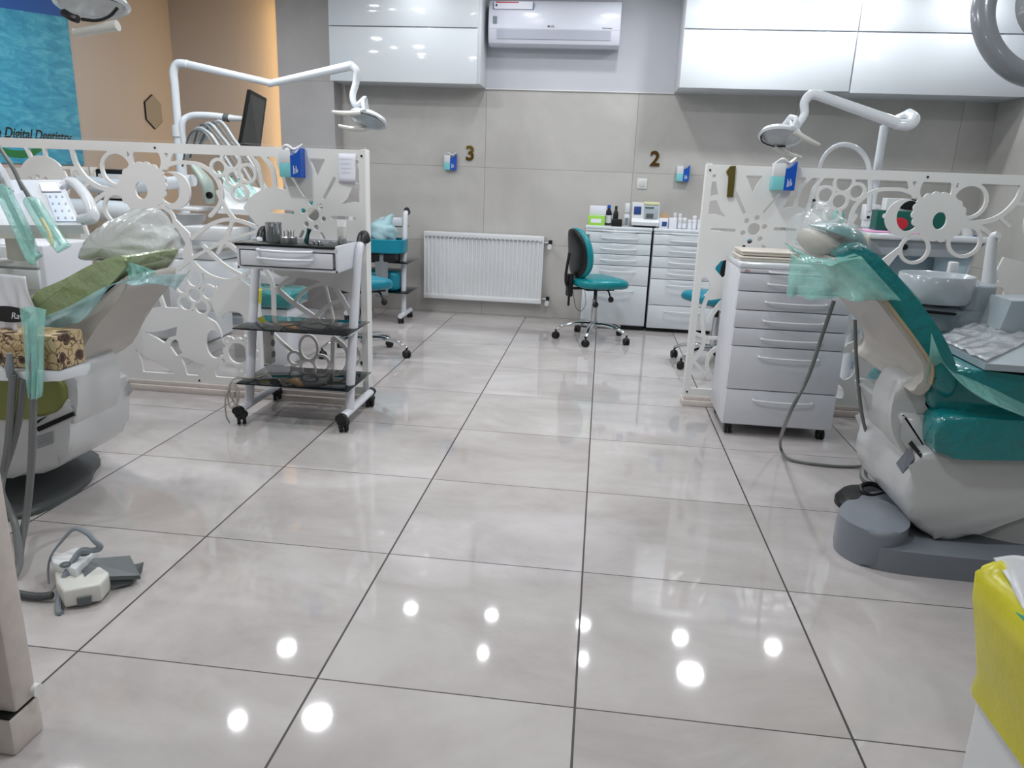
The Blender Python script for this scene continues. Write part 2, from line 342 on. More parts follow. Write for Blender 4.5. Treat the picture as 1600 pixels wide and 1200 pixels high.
# warm strip that washes the beige wall beside the pillar
t = thing('strip_light', 'warm vertical strip light hidden against the side of the grey pillar', 'strip light', (-2.03, 4.66, 1.3))
B().box(-2.035, 4.645, .6, -2.02, 4.675, 2.45, .003).done('diffuser', M('warm_diffuser', (1, .6, .22), emit=2.5), t)
ld = bpy.data.lights.new('lamp', 'AREA'); ld.shape = 'RECTANGLE'; ld.size = .03; ld.size_y = 1.8; ld.energy = 5; ld.color = (1, .68, .28)
lo = bpy.data.objects.new('lamp', ld); COL.objects.link(lo); lo.parent = t; lo.location = (-.02, 0, .22); lo.rotation_euler = FACE_RIGHT.to_euler()
PAT=[(1,'p',444,1233,-15,1248,-5,628,83,568,172,588,236,616,332,642,430,630,478,650,471,774,459,814,509,857,546,877,582,921,606,950,581,989,544,1018,498,1043,447,1054,384,1041,404,1090,423,1142),(1,'p',1674,-74,1645,138,1486,251,1367,359,1266,388,1168,424,1080,442,994,443,937,440,811,402,787,361,746,264,810,193,766,-8),(1,'s',26,1335,334,1218,440,1102,570,1016,686),(1,'p',1017,918,952,875,891,816,888,692,923,668,940,705,915,769,955,838,998,873),(1,'e',1115,1031,112,112),(1,'e',1006,1036,21,21),(1,'e',1015,1001,21,21),(1,'e',1037,971,22,22),(1,'e',1069,947,22,22),(1,'e',1106,934,22,22),(1,'e',1144,932,22,22),(1,'e',1179,943,22,22),(1,'e',1206,964,22,22),(1,'e',1222,993,22,22),(1,'e',1224,1027,22,22),(1,'e',1214,1062,22,22),(1,'e',1191,1092,22,22),(1,'e',1160,1115,21,21),(1,'e',1123,1128,21,21),(1,'e',1085,1129,21,21),(1,'e',1051,1119,21,21),(1,'e',1025,1098,21,21),(1,'e',1009,1069,21,21),(1,'e',1631,1027,130,130),(1,'p',2062,1085,1733,1096,1726,919,2101,873),(1,'e',683,490,120,117),(1,'e',887,295,127,134),(1,'e',758,102,104,111),(1,'p',2112,809,1683,859,1567,826,1444,853,1421,770,1501,678,1593,641,1712,668,2153,581),(1,'s',9,1476,743,1395,699,1370,620),(1,'s',9,1536,676,1503,614,1410,580),(1,'s',8,567,1212,521,1141,505,1040),(1,'s',10,514,1214,455,1141,441,1042),(1,'s',8,898,688,835,632,768,603,685,601,566,661),(1,'s',9,823,757,739,680,653,632,570,598),(1,'s',8,923,678,811,739,695,797,532,844),(1,'s',10,715,790,668,755,605,709),(1,'s',9,752,730,707,803,669,878),(1,'s',9,879,795,788,860,701,891,623,886,531,856),(1,'s',10,730,1019,697,946,655,890),(1,'s',11,973,637,916,678,887,701),(1,'s',9,983,1131,930,1148,875,1150,817,1143,765,1115,727,1070,712,1008,732,953,778,906),(1,'s',8,1017,1215,989,1172,991,1122),(1,'s',10,940,1217,963,1170,987,1122),(1,'s',8,1718,1216,1697,1178,1672,1116),(1,'s',8,1617,1219,1608,1190,1605,1137),(1,'s',11,1462,1224,1460,1171,1447,1118,1407,1060,1355,1025,1303,1012,1223,1006),(1,'s',7,1522,1104,1451,1106),(1,'s',8,1383,1042,1438,1001),(1,'s',10,1291,998,1334,978,1400,932),(1,'s',10,1101,580,1083,523,1060,436),(1,'s',8,1176,1221,1158,1181),(1,'s',10,1207,1209,1184,1180),(1,'s',12,459,566,384,507,268,434,211,379),(1,'s',8,467,553,405,613,332,636,203,624),(1,'s',8,377,501,315,568,230,603,172,600),(1,'s',11,159,582,122,528,85,460),(1,'s',10,519,670,481,587,483,431,494,346),(1,'s',6,211,598,171,414),(1,'s',10,268,437,201,498,125,534),(1,'s',10,173,339,115,288,107,213,152,137),(1,'s',10,180,333,189,134),(1,'s',10,81,624,52,500,75,339,34,244),(1,'s',8,119,156,34,244),(1,'s',8,226,427,178,381,97,370,31,390),(1,'s',9,490,114,436,168,385,171),(1,'s',8,494,346,447,300,398,260),(1,'e',1238,1108,86,86),(1,'e',1079,1154,88,88),(1,'e',1031,871,73,73),(1,'e',1253,920,81,81),(1,'e',958,1019,88,88),(1,'e',655,1172,51,51),(1,'e',719,1132,45,45),(1,'e',577,1110,48,48),(1,'e',621,1020,45,45),(1,'e',645,1084,45,45),(1,'e',889,600,51,57),(1,'e',954,552,42,42),(1,'e',818,528,44,44),(1,'e',941,469,46,46),(1,'e',861,454,46,46),(1,'e',890,514,44,44),(1,'e',307,279,53,70),(1,'e',383,221,40,40),(1,'e',244,204,47,47),(1,'e',354,130,40,40),(1,'e',315,179,44,44),(1,'e',682,228,72,72),(1,'e',1405,619,56,56),(1,'e',1449,680,45,45),(1,'e',593,234,20,20),(1,'e',604,194,20,20),(1,'e',631,161,21,21),(1,'e',668,141,21,21),(1,'e',708,138,21,21),(1,'e',743,153,21,21),(1,'e',765,184,21,21),(1,'e',771,222,21,21),(1,'e',760,262,21,21),(1,'e',733,295,20,20),(1,'e',696,315,20,20),(1,'e',657,317,20,20),(1,'e',622,302,20,20),(1,'e',600,272,20,20),(-1,'e',1238,1108,70,70),(-1,'e',1079,1154,72,72),(-1,'e',1031,871,57,57),(-1,'e',1253,920,64,64),(-1,'e',655,1172,37,37),(-1,'e',719,1132,30,30),(-1,'e',577,1110,33,33),(-1,'e',621,1020,31,31),(-1,'e',889,600,35,42),(-1,'e',954,552,29,29),(-1,'e',818,528,30,30),(-1,'e',941,469,32,32),(-1,'e',861,454,32,32),(-1,'e',307,279,40,57),(-1,'e',383,221,27,27),(-1,'e',244,204,33,33),(-1,'e',354,130,27,27),(-1,'e',1405,619,40,40),(-1,'e',1449,680,31,31),(-1,'e',977,1028,56,72),(1,'e',645,1084,45,45),(1,'e',890,514,44,44),(1,'e',315,179,44,44),(-1,'e',645,1084,31,31),(-1,'e',890,514,31,31),(-1,'e',315,179,30,30),(-1,'e',682,228,53,53),(1,'e',1115,1031,109,109),(1,'e',1009,1035,21,21),(1,'e',1018,1002,21,21),(1,'e',1040,972,22,22),(1,'e',1070,950,22,22),(1,'e',1106,937,22,22),(1,'e',1143,935,22,22),(1,'e',1177,945,22,22),(1,'e',1203,966,22,22),(1,'e',1218,995,22,22),(1,'e',1221,1027,22,22),(1,'e',1211,1061,22,22),(1,'e',1189,1090,22,22),(1,'e',1159,1112,21,21),(1,'e',1123,1125,21,21),(1,'e',1086,1126,21,21),(1,'e',1053,1116,21,21),(1,'e',1027,1096,21,21),(1,'e',1012,1068,21,21),(-1,'e',1121,1012,32,41),(-1,'e',595,234,12,12),(-1,'e',606,195,12,12),(-1,'e',632,162,12,12),(-1,'e',668,142,12,12),(-1,'e',707,140,12,12),(-1,'e',742,155,12,12),(-1,'e',764,184,12,12),(-1,'e',770,223,12,12),(-1,'e',758,262,12,12),(-1,'e',732,294,12,12),(-1,'e',696,313,12,12),(-1,'e',657,315,12,12),(-1,'e',623,301,12,12),(-1,'e',601,272,12,12),(-1,'p',46,1209,22,1207,22,1171,47,1175),(-1,'p',50,1155,23,1153,24,1081,67,1094),(-1,'p',63,1068,25,1059,26,997,60,1000,91,994,119,986,88,1018),(-1,'p',277,1204,181,1202,207,1158,234,1105,248,1148),(-1,'s',9,150,1102,203,1013),(-1,'s',6,359,1106,297,1018),(-1,'s',8,459,941,360,940),(-1,'s',8,165,923,112,924,55,923),(-1,'s',9,221,846,200,808),(-1,'s',9,313,851,338,808),(-1,'e',259,934,30,30),(-1,'e',268,990,13,13),(-1,'e',220,973,13,13),(-1,'e',208,914,13,13),(-1,'e',246,874,13,13),(-1,'e',294,888,13,13),(-1,'e',308,948,13,13),(-1,'p',462,765,404,756,373,726,402,676,427,693,458,722),(-1,'p',182,787,116,769,88,731,137,683,168,736),(-1,'e',46,638,29,45),(-1,'e',1700,1046,11,11),(-1,'e',1658,1057,11,11),(-1,'e',1618,1047,11,11),(-1,'e',691,376,68,68),(-1,'e',804,267,45,72),(-1,'e',746,116,66,59),(-1,'p',1345,206,1341,124,1332,67,1434,69,1387,128),(-1,'p',1242,223,1203,188,1152,157,1043,110,998,96,1007,78,1208,74,1211,150,1222,183),(-1,'p',997,191,962,187,919,166,864,154,895,120,909,74,965,81,977,142),(-1,'p',1187,310,1128,310,1064,324,996,348,1008,298,1050,285,1074,257,1117,281),(-1,'p',1048,242,1038,266,1016,280,1000,271,996,238,981,212,1014,193),(-1,'p',801,483,797,442,792,383,837,407,815,437),(-1,'p',769,597,729,599,754,573,772,549),(-1,'e',1315,336,13,13),(-1,'e',1296,363,7,7),(-1,'e',1282,338,7,7),(-1,'e',1288,312,7,7),(-1,'e',1314,299,7,7),(-1,'e',1342,306,7,7)]
# ---------------------------------------------------------------- cut-out floral partitions
def pattern_mesh(name, mirror, x_end, y, U=2.02, H=1.235):
    st = .005; nu = int(U/st)+1; nz_ = int((H-.03)/st)+1
    us = np.arange(nu)*st; zs = .04+np.arange(nz_)*st; GU, GZ = np.meshgrid(us, zs, indexing='ij')
    def seg(ax, ay, bx, by):
        dx, dy = bx-ax, by-ay; L = dx*dx+dy*dy+1e-12
        t = np.clip(((GU-ax)*dx+(GZ-ay)*dy)/L, 0, 1); return np.hypot(GU-ax-t*dx, GZ-ay-t*dy)
    F = np.full(GU.shape, .5)
    for op in PAT:
        sg, kind, *a = op; a = [v/1000 for v in a]
        if kind == 'e':
            rx, ry = a[2], a[3]; q = np.hypot((GU-a[0])/rx, (GZ-a[1])/ry); d = (q-1)*min(rx, ry)
        elif kind == 's':
            ps = list(zip(a[1::2], a[2::2]))
            sp, _ = smooth_path([Vector((p[0], p[1], 0)) for p in ps], [1]*len(ps), 5) if len(ps) > 2 else ([Vector((*p, 0)) for p in ps], None)
            d = np.full(GU.shape, 9.)
            for p, q2 in zip(sp[:-1], sp[1:]): d = np.minimum(d, seg(p.x, p.y, q2.x, q2.y))
            d = d-a[0]
        else:
            ps = list(zip(a[0::2], a[1::2])); d = np.full(GU.shape, 9.); ins = np.zeros(GU.shape, bool)
            for (ax, ay), (bx, by) in zip(ps, ps[1:]+ps[:1]):
                d = np.minimum(d, seg(ax, ay, bx, by))
                if ay != by:
                    c = ((ay > GZ) != (by > GZ)) & (GU < (bx-ax)*(GZ-ay)/(by-ay)+ax); ins ^= c
            d = np.where(ins, -d, d)
        F = np.minimum(F, d) if sg == 1 else np.maximum(F, -d)
    fr = np.minimum.reduce([GU-.030, H-.045-GZ, U-.03-GU, GZ-.095]); F = np.minimum(F, fr)   # frame all round is solid
    ex = np.minimum.reduce([GU, H-GZ, U-GU, GZ-.045])                                         # outer outline
    F = np.maximum(F, -ex+1e-5)
    F[0, :] = F[-1, :] = 0; F[:, 0] = F[:, -1] = 0; F[0, 1:-1] = .0; 
    # marching squares into a filled sheet of polygons
    V = {}; verts = []; faces = []
    def vid(key, p):
        if key not in V: V[key] = len(verts); verts.append(p)
        return V[key]
    S = F <= 0
    for i in range(nu-1):
        for j in range(nz_-1):
            c = ((i, j), (i+1, j), (i+1, j+1), (i, j+1)); ins = [S[p] for p in c]
            if not any(ins): continue
            poly = []
            for k in range(4):
                p, q = c[k], c[(k+1) % 4]
                if ins[k]: poly.append(vid(p, (us[p[0]], zs[p[1]])))
                if ins[k] != ins[(k+1) % 4]:
                    a, b = (p, q) if p < q else (q, p); t = F[a]/(F[a]-F[b]); t = min(.97, max(.03, t))
                    poly.append(vid((a, b), (us[a[0]]*(1-t)+us[b[0]]*t, zs[a[1]]*(1-t)+zs[b[1]]*t)))
            if len(poly) > 2: faces.append(poly)
    s = -1 if mirror else 1
    bm = bmesh.new(); vs = [bm.verts.new((x_end+s*u, y, z)) for u, z in verts]
    for f in faces:
        try: bm.faces.new([vs[k] for k in f])
        except ValueError: pass
    bmesh.ops.dissolve_limit(bm, angle_limit=.01, verts=bm.verts, edges=bm.edges)
    bmesh.ops.recalc_face_normals(bm, faces=bm.faces)
    if bm.faces and sum(f.normal.y*f.calc_area() for f in bm.faces) > 0: bmesh.ops.reverse_faces(bm, faces=bm.faces)
    r = bmesh.ops.extrude_face_region(bm, geom=bm.faces[:])
    for v in r['geom']:
        if isinstance(v, bmesh.types.BMVert): v.co.y += .014
    bmesh.ops.recalc_face_normals(bm, faces=bm.faces)
    return bm
def partition(x_end, yf, mirror, label, U=2.02, cut=True):
    s = -1 if mirror else 1
    t = thing('partition_screen', label, 'room divider', (x_end+s*U/2, yf+.03, 0), 0)
    X = lambda u: x_end+s*u
    def bx(u0, z0, u1, z1, y0, y1, bev=.003):
        a, b = sorted((X(u0), X(u1))); return B().box(a, y0, z0, b, y1, z1, bev)
    if cut:
        bm = pattern_mesh('cutout_panel', mirror, x_end, yf)
    bb = B()
    if cut: bb.b.free(); bb.b = bm
    else: bx_ = sorted((X(0), X(U))); bb.box(bx_[0], yf, .05, bx_[1], yf+.014, 1.235)
    bb.done('cutout_panel', W['panel'], t, angle=30)
    bx(0, .035, .03, 1.238, yf+.016, yf+.078, .006).done('end_post', W['panel'], t)
    bx(.03, 1.205, U, 1.235, yf+.016, yf+.05, .004).done('top_rail', W['panel'], t)
    b = bx(-.006, 0, U, .032, yf-.02, yf+.085, .004); a, c = sorted((X(0), X(U))); b.box(a, yf-.008, .032, c, yf+.06, .055, .003)
    b.done('base_rail', W['scuff'], t)
    for u, z in ((.016, 1.208), (.016, .075), (1.03, 1.212), (.9, .07)):
        B().cyl((X(u), yf-.003, z), (X(u), yf+.003, z), .005, n=10).done('screw', W['dark'], t)
    return t
pL = partition(-.52, 2.05, True, 'white cut-out floral partition screen behind the glass-shelf trolley')
pR = partition(1.08, 2.45, False, 'white cut-out floral partition screen with the number 1, behind the drawer cabinet')
# plain end of the nearest partition, its base flares out a little
t = thing('partition_screen', 'scuffed white partition end post standing at the very front left', 'room divider', (-1.4, -.27, 0))
B().box(-2.5, -.295, .08, -.54, -.281, 1.235, .002).done('board', W['panel'], t)
B().box(-.545, -.31, .09, -.492, -.252, 1.24, .006).done('end_post', W['scuff'], t)
B().box(-.6, -.325, .085, -.545, -.25, 1.23, .004).done('inner_post', W['panel'], t)
B().box(-2.5, -.325, 0, -.494, -.245, .083, .006).done('base_rail', W['scuff'], t)
B().box(-2.5, -.322, .083, -.497, -.249, .09, .0).done('dirty_joint', W['dark'], t)
B().cyl((-.494, -.258, .105), (-.482, -.258, .105), .013, n=14).done('corner_cap', W['panel'], t)

# ---------------------------------------------------------------- box of gloves/masks on a wall
def mask_box(x, y, z, label, sc=1.0, rz=0, tissue=True, tilt=0):
    t = thing('mask_box', label, 'mask box', (x, y, z), rz)
    w2, h, d = .048*sc, .115*sc, .05*sc; m = world(t)
    def L(bb, n, mt, **k):
        bb.b.transform(m); return bb.done(n, mt, t, **k)
    b = B()
    b.mat(W['white']).box(-w2, -d, h*.5, w2*.05, 0, h*.98, .001); b.mat(W['tealprint']).box(-w2, -d, 0, w2*.05, 0, h*.5, .001)
    b.mat(W['blue']).prism([(w2*.05, 0), (w2, 0), (w2, h*1.06), (w2*.7, h*.9), (w2*.3, h*.8), (w2*.05, h*.78)], XZ, -d-.001, 0)
    L(b, 'carton', None)
    b = B(); 
    for k, (a, hh) in enumerate(((.30, .42), (.42, .34), (.55, .42), (.66, .3))):
        b.box(w2*a, -d-.0016, h*(.12+.02*k), w2*(a+.06), -d-.001, h*hh)
    L(b, 'lettering', W['white'])
    if tissue:
        L(B().tube([(-w2*.9, -d*.6, h*.97), (-w2*.3, -d*.8, h*1.12), (w2*.3, -d*.7, h*1.0), (w2*.95, -d*.3, h*1.2)], [.008*sc, .013*sc, .011*sc, .005*sc], n=8, flat=.6), 'pulled_mask', W['white'])
    return t
p = at(461, 277, Y=2.05); mb = mask_box(p.x, 2.05, p.z, 'blue and white mask box hung on the left floral screen above the trolley', 1.08)
p = at(1219, 297, Y=2.45); mask_box(p.x, 2.45, p.z, 'blue and white mask box hung on the right floral screen beside the number 1', 1.1)
mask_box(-.665, BY, 1.175, 'blue and white mask box on the back wall to the left of the number 3', 1.0)
mask_box(1.19, BY, 1.155, 'blue and white mask box on the back wall to the right of the number 2', 1.0, tissue=False)
p = at(543, 263, Y=2.05)
t = thing('paper_note', 'sheet of white paper taped to the left floral screen', 'paper note', (p.x, 2.05, p.z))
B().sheet(lambda u, v: Vector((p.x-.042+.084*u, 2.047-.012*(1-v)*(.3+u), p.z-.065+.13*v)), 6, 6).done('sheet', W['paper'], t, solid=.0006)
b = B()
for k in range(4): b.box(p.x-.03, 2.044-.002*k, p.z+.04-.02*k, p.x+.026-.01*(k % 2), 2.0445-.002*k, p.z+.0415-.02*k)
b.done('pencil_lines', W['liteblue'], t)

# ---------------------------------------------------------------- numbers
tag(text('number_3', '3', .155, (-.508, BY-.006, 1.305), FACE_CAM, W['gold'], None, .005, bold=.004), 'polished gold number 3 on the back wall', 'number sign')
tag(text('number_2', '2', .155, (.967, BY-.006, 1.312), FACE_CAM, W['brass'], None, .005, bold=.004), 'brown brass number 2 on the back wall above the switch', 'number sign')
one = [(lambda v: (v.x, v.z))(at(x, y, Y=2.448)) for x, y in ((1134.5, 268), (1141, 259.5), (1149.5, 259), (1145.5, 308), (1135.5, 308), (1138.5, 272), (1136, 273.5))]
tag(B().prism(one, XZ, 2.441, 2.449, .0008, 1).done('number_1', W['olivebrass']), 'olive brass number 1 fixed to the right floral screen', 'number sign')
for o in (bpy.data.objects['number_3'], bpy.data.objects['number_2'], bpy.data.objects['number_1']):
    k = o.modifiers.new('round', 'BEVEL'); k.width = .001; k.segments = 2
bpy.data.objects['number_1'].name = 'wall_number.001'; bpy.data.objects['number_3'].name = 'wall_number'; bpy.data.objects['number_2'].name = 'wall_number.002'
# switch
t = thing('light_switch', 'square white light switch on the back wall below the number 2', 'light switch', (.882, BY, 1.125))
B().box(.842, BY-.009, 1.085, .922, BY, 1.165, .004).done('frame', W['white'], t)
B().box(.858, BY-.013, 1.101, .906, BY-.009, 1.149, .003).done('rocker', W['warm'], t)
# sockets on the left wall
for y, lb in ((3.42, 'white power socket on the beige wall, nearest the poster'), (3.52, 'white power socket on the beige wall, middle of three'), (3.62, 'white power socket on the beige wall, farthest from the poster')):
    t = thing('wall_socket', lb, 'power socket', (LX, y, 1.055))
    B().box(LX, y-.041, 1.012, LX+.01, y+.041, 1.098, .003).done('frame', W['white'], t)
    B().lathe([(.024, 0), (.024, .004), (.019, .004), (.018, -.004)], (LX+.009, y, 1.055), (1, 0, 0)).done('outlet', W['warm'], t)
# hexagonal mirror
hx = [(4.41+.125*math.cos(PI/3*k+PI/6), 1.53+.13*math.sin(PI/3*k+PI/6)) for k in range(6)]
t = thing('hexagonal_mirror', 'small hexagonal mirror with a thin black edge on the beige wall', 'mirror', (LX, 4.41, 1.53))
B().prism(hx, YZ, LX, LX+.012).done('backing', W['black'], t)
B().prism([(4.41+(u-4.41)*.965, 1.53+(v-1.53)*.965) for u, v in hx], YZ, LX+.012, LX+.014).done('mirror_glass', M('mirror_glass', 'a79f90', .25, metal=.3, var=.02), t)
# poster
def sea(nt, b):
    g = nt.nodes.new('ShaderNodeNewGeometry'); mp = nt.nodes.new('ShaderNodeMapping'); mp.inputs['Scale'].default_value = (1, 3, 9)
    nt.links.new(g.outputs['Position'], mp.inputs['Vector'])
    nz = nt.nodes.new('ShaderNodeTexNoise'); nz.inputs['Scale'].default_value = 2.2; nz.inputs['Detail'].default_value = 9; nz.inputs['Roughness'].default_value = .66; nz.inputs['Distortion'].default_value = .8
    nt.links.new(mp.outputs[0], nz.inputs['Vector'])
    cr = nt.nodes.new('ShaderNodeValToRGB'); e = cr.color_ramp.elements; e[0].position = .3; e[1].position = .72; e[0].color = (*lin('1c7a9e'), 1); e[1].color = (*lin('5fb2c6'), 1)
    e.new(.5).color = (*lin('3795b3'), 1)
    nt.links.new(nz.outputs['Fac'], cr.inputs['Fac']); nt.links.new(cr.outputs[0], b.inputs['Base Color'])
SEA = drawn(M('printed_sea', '4a9fb6', .45), sea)
t = thing('wall_poster', 'large blue sea poster with script lettering on the beige wall', 'poster', (LX, 2.7, 1.11))
B().box(LX, 1.9, 1.11, LX+.012, 3.52, 2.45).done('print', SEA, t)
B().prism([(3.52, 2.04), (3.52, 2.45), (1.9, 2.45), (1.9, 1.86), (2.96, 1.985)], YZ, LX+.012, LX+.0125).done('dark_blue_corner', M('deep_blue_print', '17529a', .45), t)
text('script_lettering', 'Smile Digital Dentistry', .086, (LX+.013, 3.41, 1.283), FACE_RIGHT, W['black'], t, .0006, align='RIGHT', shear=.35, bold=.0015)
arc = [(2.93+.30*math.cos(a)*1.1, 1.40+.26*math.sin(a)) for a in [PI*1.12+PI*.76*k/14 for k in range(15)]]
arc2 = [(2.93+.30*math.cos(a)*1.1, 1.40+.26*math.sin(a)+.045*math.sin(PI*k/14)) for k, a in enumerate([PI*1.12+PI*.76*k/14 for k in range(15)])]
B().prism(arc+arc2[::-1][1:-1], YZ, LX+.012, LX+.0128).done('green_smile_arc', M('leaf_green_print', '1f6f3c', .45), t)

# ---------------------------------------------------------------- wall cabinets
def wall_cab(name_label, x0, x1, yf, cols_split, z0=1.8, z1=2.47, zs=2.18):
    t = thing('wall_cabinet', name_label, 'wall cabinet', ((x0+x1)/2, BY, z0))
    B().box(x0, yf+.02, z0, x1, BY, z1, .001).done('body', W['powder'], t)
    for za, zb in ((z0-.004, zs-.005), (zs+.004, z1)):
        B().box(x0+.001, yf, za, x1-.004-cols_split, yf+.019, zb, .0015).done('door', W['gloss'], t)
    return t
wall_cab('glossy white two-row wall cabinet left of the air conditioner', -1.545, -.39, 4.43, .018)
wall_cab('glossy white two-row wall cabinet right of the air conditioner, nearer it', 1.068, 2.235, 4.335, 0)
wall_cab('glossy white two-row wall cabinet in the right corner of the room', 2.238, RX-.005, 4.335, 0, z0=1.792)

# ---------------------------------------------------------------- air conditioner
t = thing('air_conditioner', 'white split air conditioner between the wall cabinets', 'air conditioner', (.13, BY, 2.09))
prof = smooth2([(BY, 2.095), (4.72, 2.088), (4.63, 2.09), (4.575, 2.13), (4.56, 2.2), (4.565, 2.32), (4.60, 2.40), (BY, 2.41)], 4)
prof = [(4.76, 2.10), (4.70, 2.092), (4.62, 2.088), (4.585, 2.105), (4.568, 2.14), (4.56, 2.2), (4.56, 2.30), (4.575, 2.36), (4.61, 2.40), (4.76, 2.41)]
B().prism(prof, YZ, -.355, .625, .006).done('body', M('aircon_white', 'd6d9e4', .25, var=.01), t)
B().prism([(4.557, 2.198), (4.57, 2.198), (4.58, 2.135), (4.566, 2.135)], YZ, -.29, .56).done('louvre', M('aircon_louvre', 'b4b8c4', .3), t)
B().prism([(4.562, 2.2), (4.57, 2.2), (4.57, 2.2025), (4.559, 2.2025)], YZ, -.352, .622).done('seam', W['dgrey'], t)
b = B(); b.box(-.32, 4.555, 2.235, -.29, 4.5605, 2.285); b.done('certificate_sticker', W['grey'], t)
st = B(); st.mat(W['paper']).box(-.315, 4.555, 2.335, -.025, 4.575, 2.385); st.mat(W['red']).box(-.305, 4.554, 2.375, -.13, 4.555, 2.383); st.mat(W['navy']).box(-.318, 4.553, 2.335, -.314, 4.575, 2.385)
st.mat(W['navy']).box(-.026, 4.553, 2.335, -.022, 4.575, 2.385); st.mat(W['black']).box(-.303, 4.554, 2.352, -.29, 4.555, 2.366)
st.done('energy_label', None, t)
text('logo', 'LG', .022, (.125, 4.558, 2.222), FACE_CAM, W['dgrey'], t, .0006); B().cyl((.098, 4.5595, 2.222), (.098, 4.557, 2.222), .008, n=14).done('logo_disc', W['dgrey'], t)
text('model_lettering', 'Dual Inverter', .013, (.53, 4.558, 2.215), FACE_CAM, W['dgrey'], t, .0005)

# ---------------------------------------------------------------- radiator
x0, x1, z0, z1 = -.864, .126, .128, .682
t = thing('radiator', 'white ribbed panel radiator under the number 3', 'radiator', (-.37, BY, z0))
n = 28; pts = []; yb = 4.685
for k in range(n):
    a = x0+.02+(x1-x0-.04)*k/n; wd = (x1-x0-.04)/n
    pts += [(a+wd*.05, yb), (a+wd*.2, yb-.011), (a+wd*.5, yb-.011), (a+wd*.65, yb), ]
b = B(); b.prism([(x0, yb+.06), (x0, yb-.004)]+[(x0+.018, yb-.004)]+pts+[(x1-.018, yb-.004), (x1, yb-.004), (x1, yb+.06)], lambda u, v, w_: Vector((u, v, w_)), z0+.035, z1-.035)
b.done('ribbed_panel', W['white'], t)
b = B(); b.box(x0, yb-.016, z1-.045, x1, yb+.06, z1, .006); b.box(x0, yb-.016, z0, x1, yb+.06, z0+.04, .006); b.done('casing', W['white'], t)
b = B()
for k in range(26): b.box(x0+.04+k*.0356, yb-.018, z1-.042, x0+.058+k*.0356, yb-.015, z1-.036)
b.done('grille_slots', W['grey'], t)
for k in (0, 1): B().box((x0, x1-.004)[k]-.002, yb-.016, z0, (x0, x1-.004)[k]+.006, yb+.062, z1, .002).done('side_panel', W['white'], t)
for z, nm in ((z1-.055, 'thermostat_valve'), (z0+.035, 'return_valve')):
    b = B(); b.mat(W['steel']).cyl((x1, yb+.03, z), (x1+.05, yb+.03, z), .012); b.mat(W['steel']).cyl((x1+.05, yb+.03, z), (x1+.05, BY-.004, z), .01)
    b.mat(W['white']).cyl((x1+.05, yb+.03, z-.022), (x1+.05, yb-.02, z-.03), .018); b.mat(W['black']).box(x1+.04, yb+.01, z-.005, x1+.07, yb+.04, z+.025, .004); b.done(nm, None, t)

# ---------------------------------------------------------------- drawer cabinets
def bar_handle(x0, x1, y, z, parent, r=.0045, bow=.028):
    B().tube([(x0, y, z), (x0+.012, y-bow*.75, z-.001), ((x0+x1)/2, y-bow, z-.003), (x1-.012, y-bow*.75, z-.001), (x1, y, z)], r, n=8, sub=6).done('handle', W['white'], parent)
def drawer_cab(label, x0, x1, yf, yb, zt, cuts, zb, plinth=True, group=None, mt='gloss', hr=.45):
    t = thing('drawer_cabinet', label, 'drawer cabinet', ((x0+x1)/2, (yf+yb)/2, 0), 0, group)
    B().box(x0+.004, yf+.022, zb, x1-.004, yb, zt-.022, .002).done('body', W['powder'], t)
    B().box(x0, yf-.002, zt-.022, x1, yb+.002, zt, .004).done('worktop', W['gloss'], t)
    if plinth: B().box(x0+.01, yf+.05, 0, x1-.01, yb-.02, zb, 0).done('plinth', W['black'], t)
    for i, (a, c) in enumerate(zip(cuts[:-1], cuts[1:])):
        d = B().box(x0+.005, yf, c+.0035, x1-.005, yf+.021, a-.001, .002).done('drawer', W[mt], t)
        hw = (x1-x0)*.26; cx = (x0+x1)/2+.01
        bar_handle(cx-hw, cx+hw, yf, a-(.022 if i == 0 else .042) if a-c > .03 else (a+c)/2, d)
    return t
drawer_cab('white drawer cabinet on the back wall, directly behind the black-backed stool', .463, .975, 4.42, 4.75, .80, [.778, .757, .675, .59, .505, .355, .04], .035)
drawer_cab('white drawer cabinet on the back wall, beside the right floral screen', .985, 1.50, 4.42, 4.75, .80, [.778, .757, .678, .59, .504, .417, .213, .03], .028)
b = B(); b.box(.475, 4.4175, .69, .50, 4.42, .735); b.done('cabinet_sticker', W['grey'], [o for o in bpy.data.objects if o.get('label', '').startswith('white drawer cabinet on the back wall, directly')][0])
# the mobile cabinet beside the right chair
mc = drawer_cab('white mobile drawer cabinet on casters in front of the right floral screen', 1.21, 1.715, 2.0, 2.40, .81, [.788, .765, .684, .599, .516, .432, .226, .055], .05, plinth=False, mt='powder')
text('maker_lettering', 'jika', .016, (1.245, 1.9995, .777), FACE_CAM, W['red'], mc, .0004)
for x in (1.25, 1.675):
    for y in (2.04, 2.36):
        c = B().box(x-.014, y-.016, .03, x+.014, y+.016, .055, .002).done('caster', W['black'], mc)
        B().cyl((x-.016, y, .022), (x-.004, y, .022), .022, n=16).done('wheel', W['rubber'], c); B().cyl((x+.004, y, .022), (x+.016, y, .022), .022, n=16).done('wheel', W['rubber'], c)
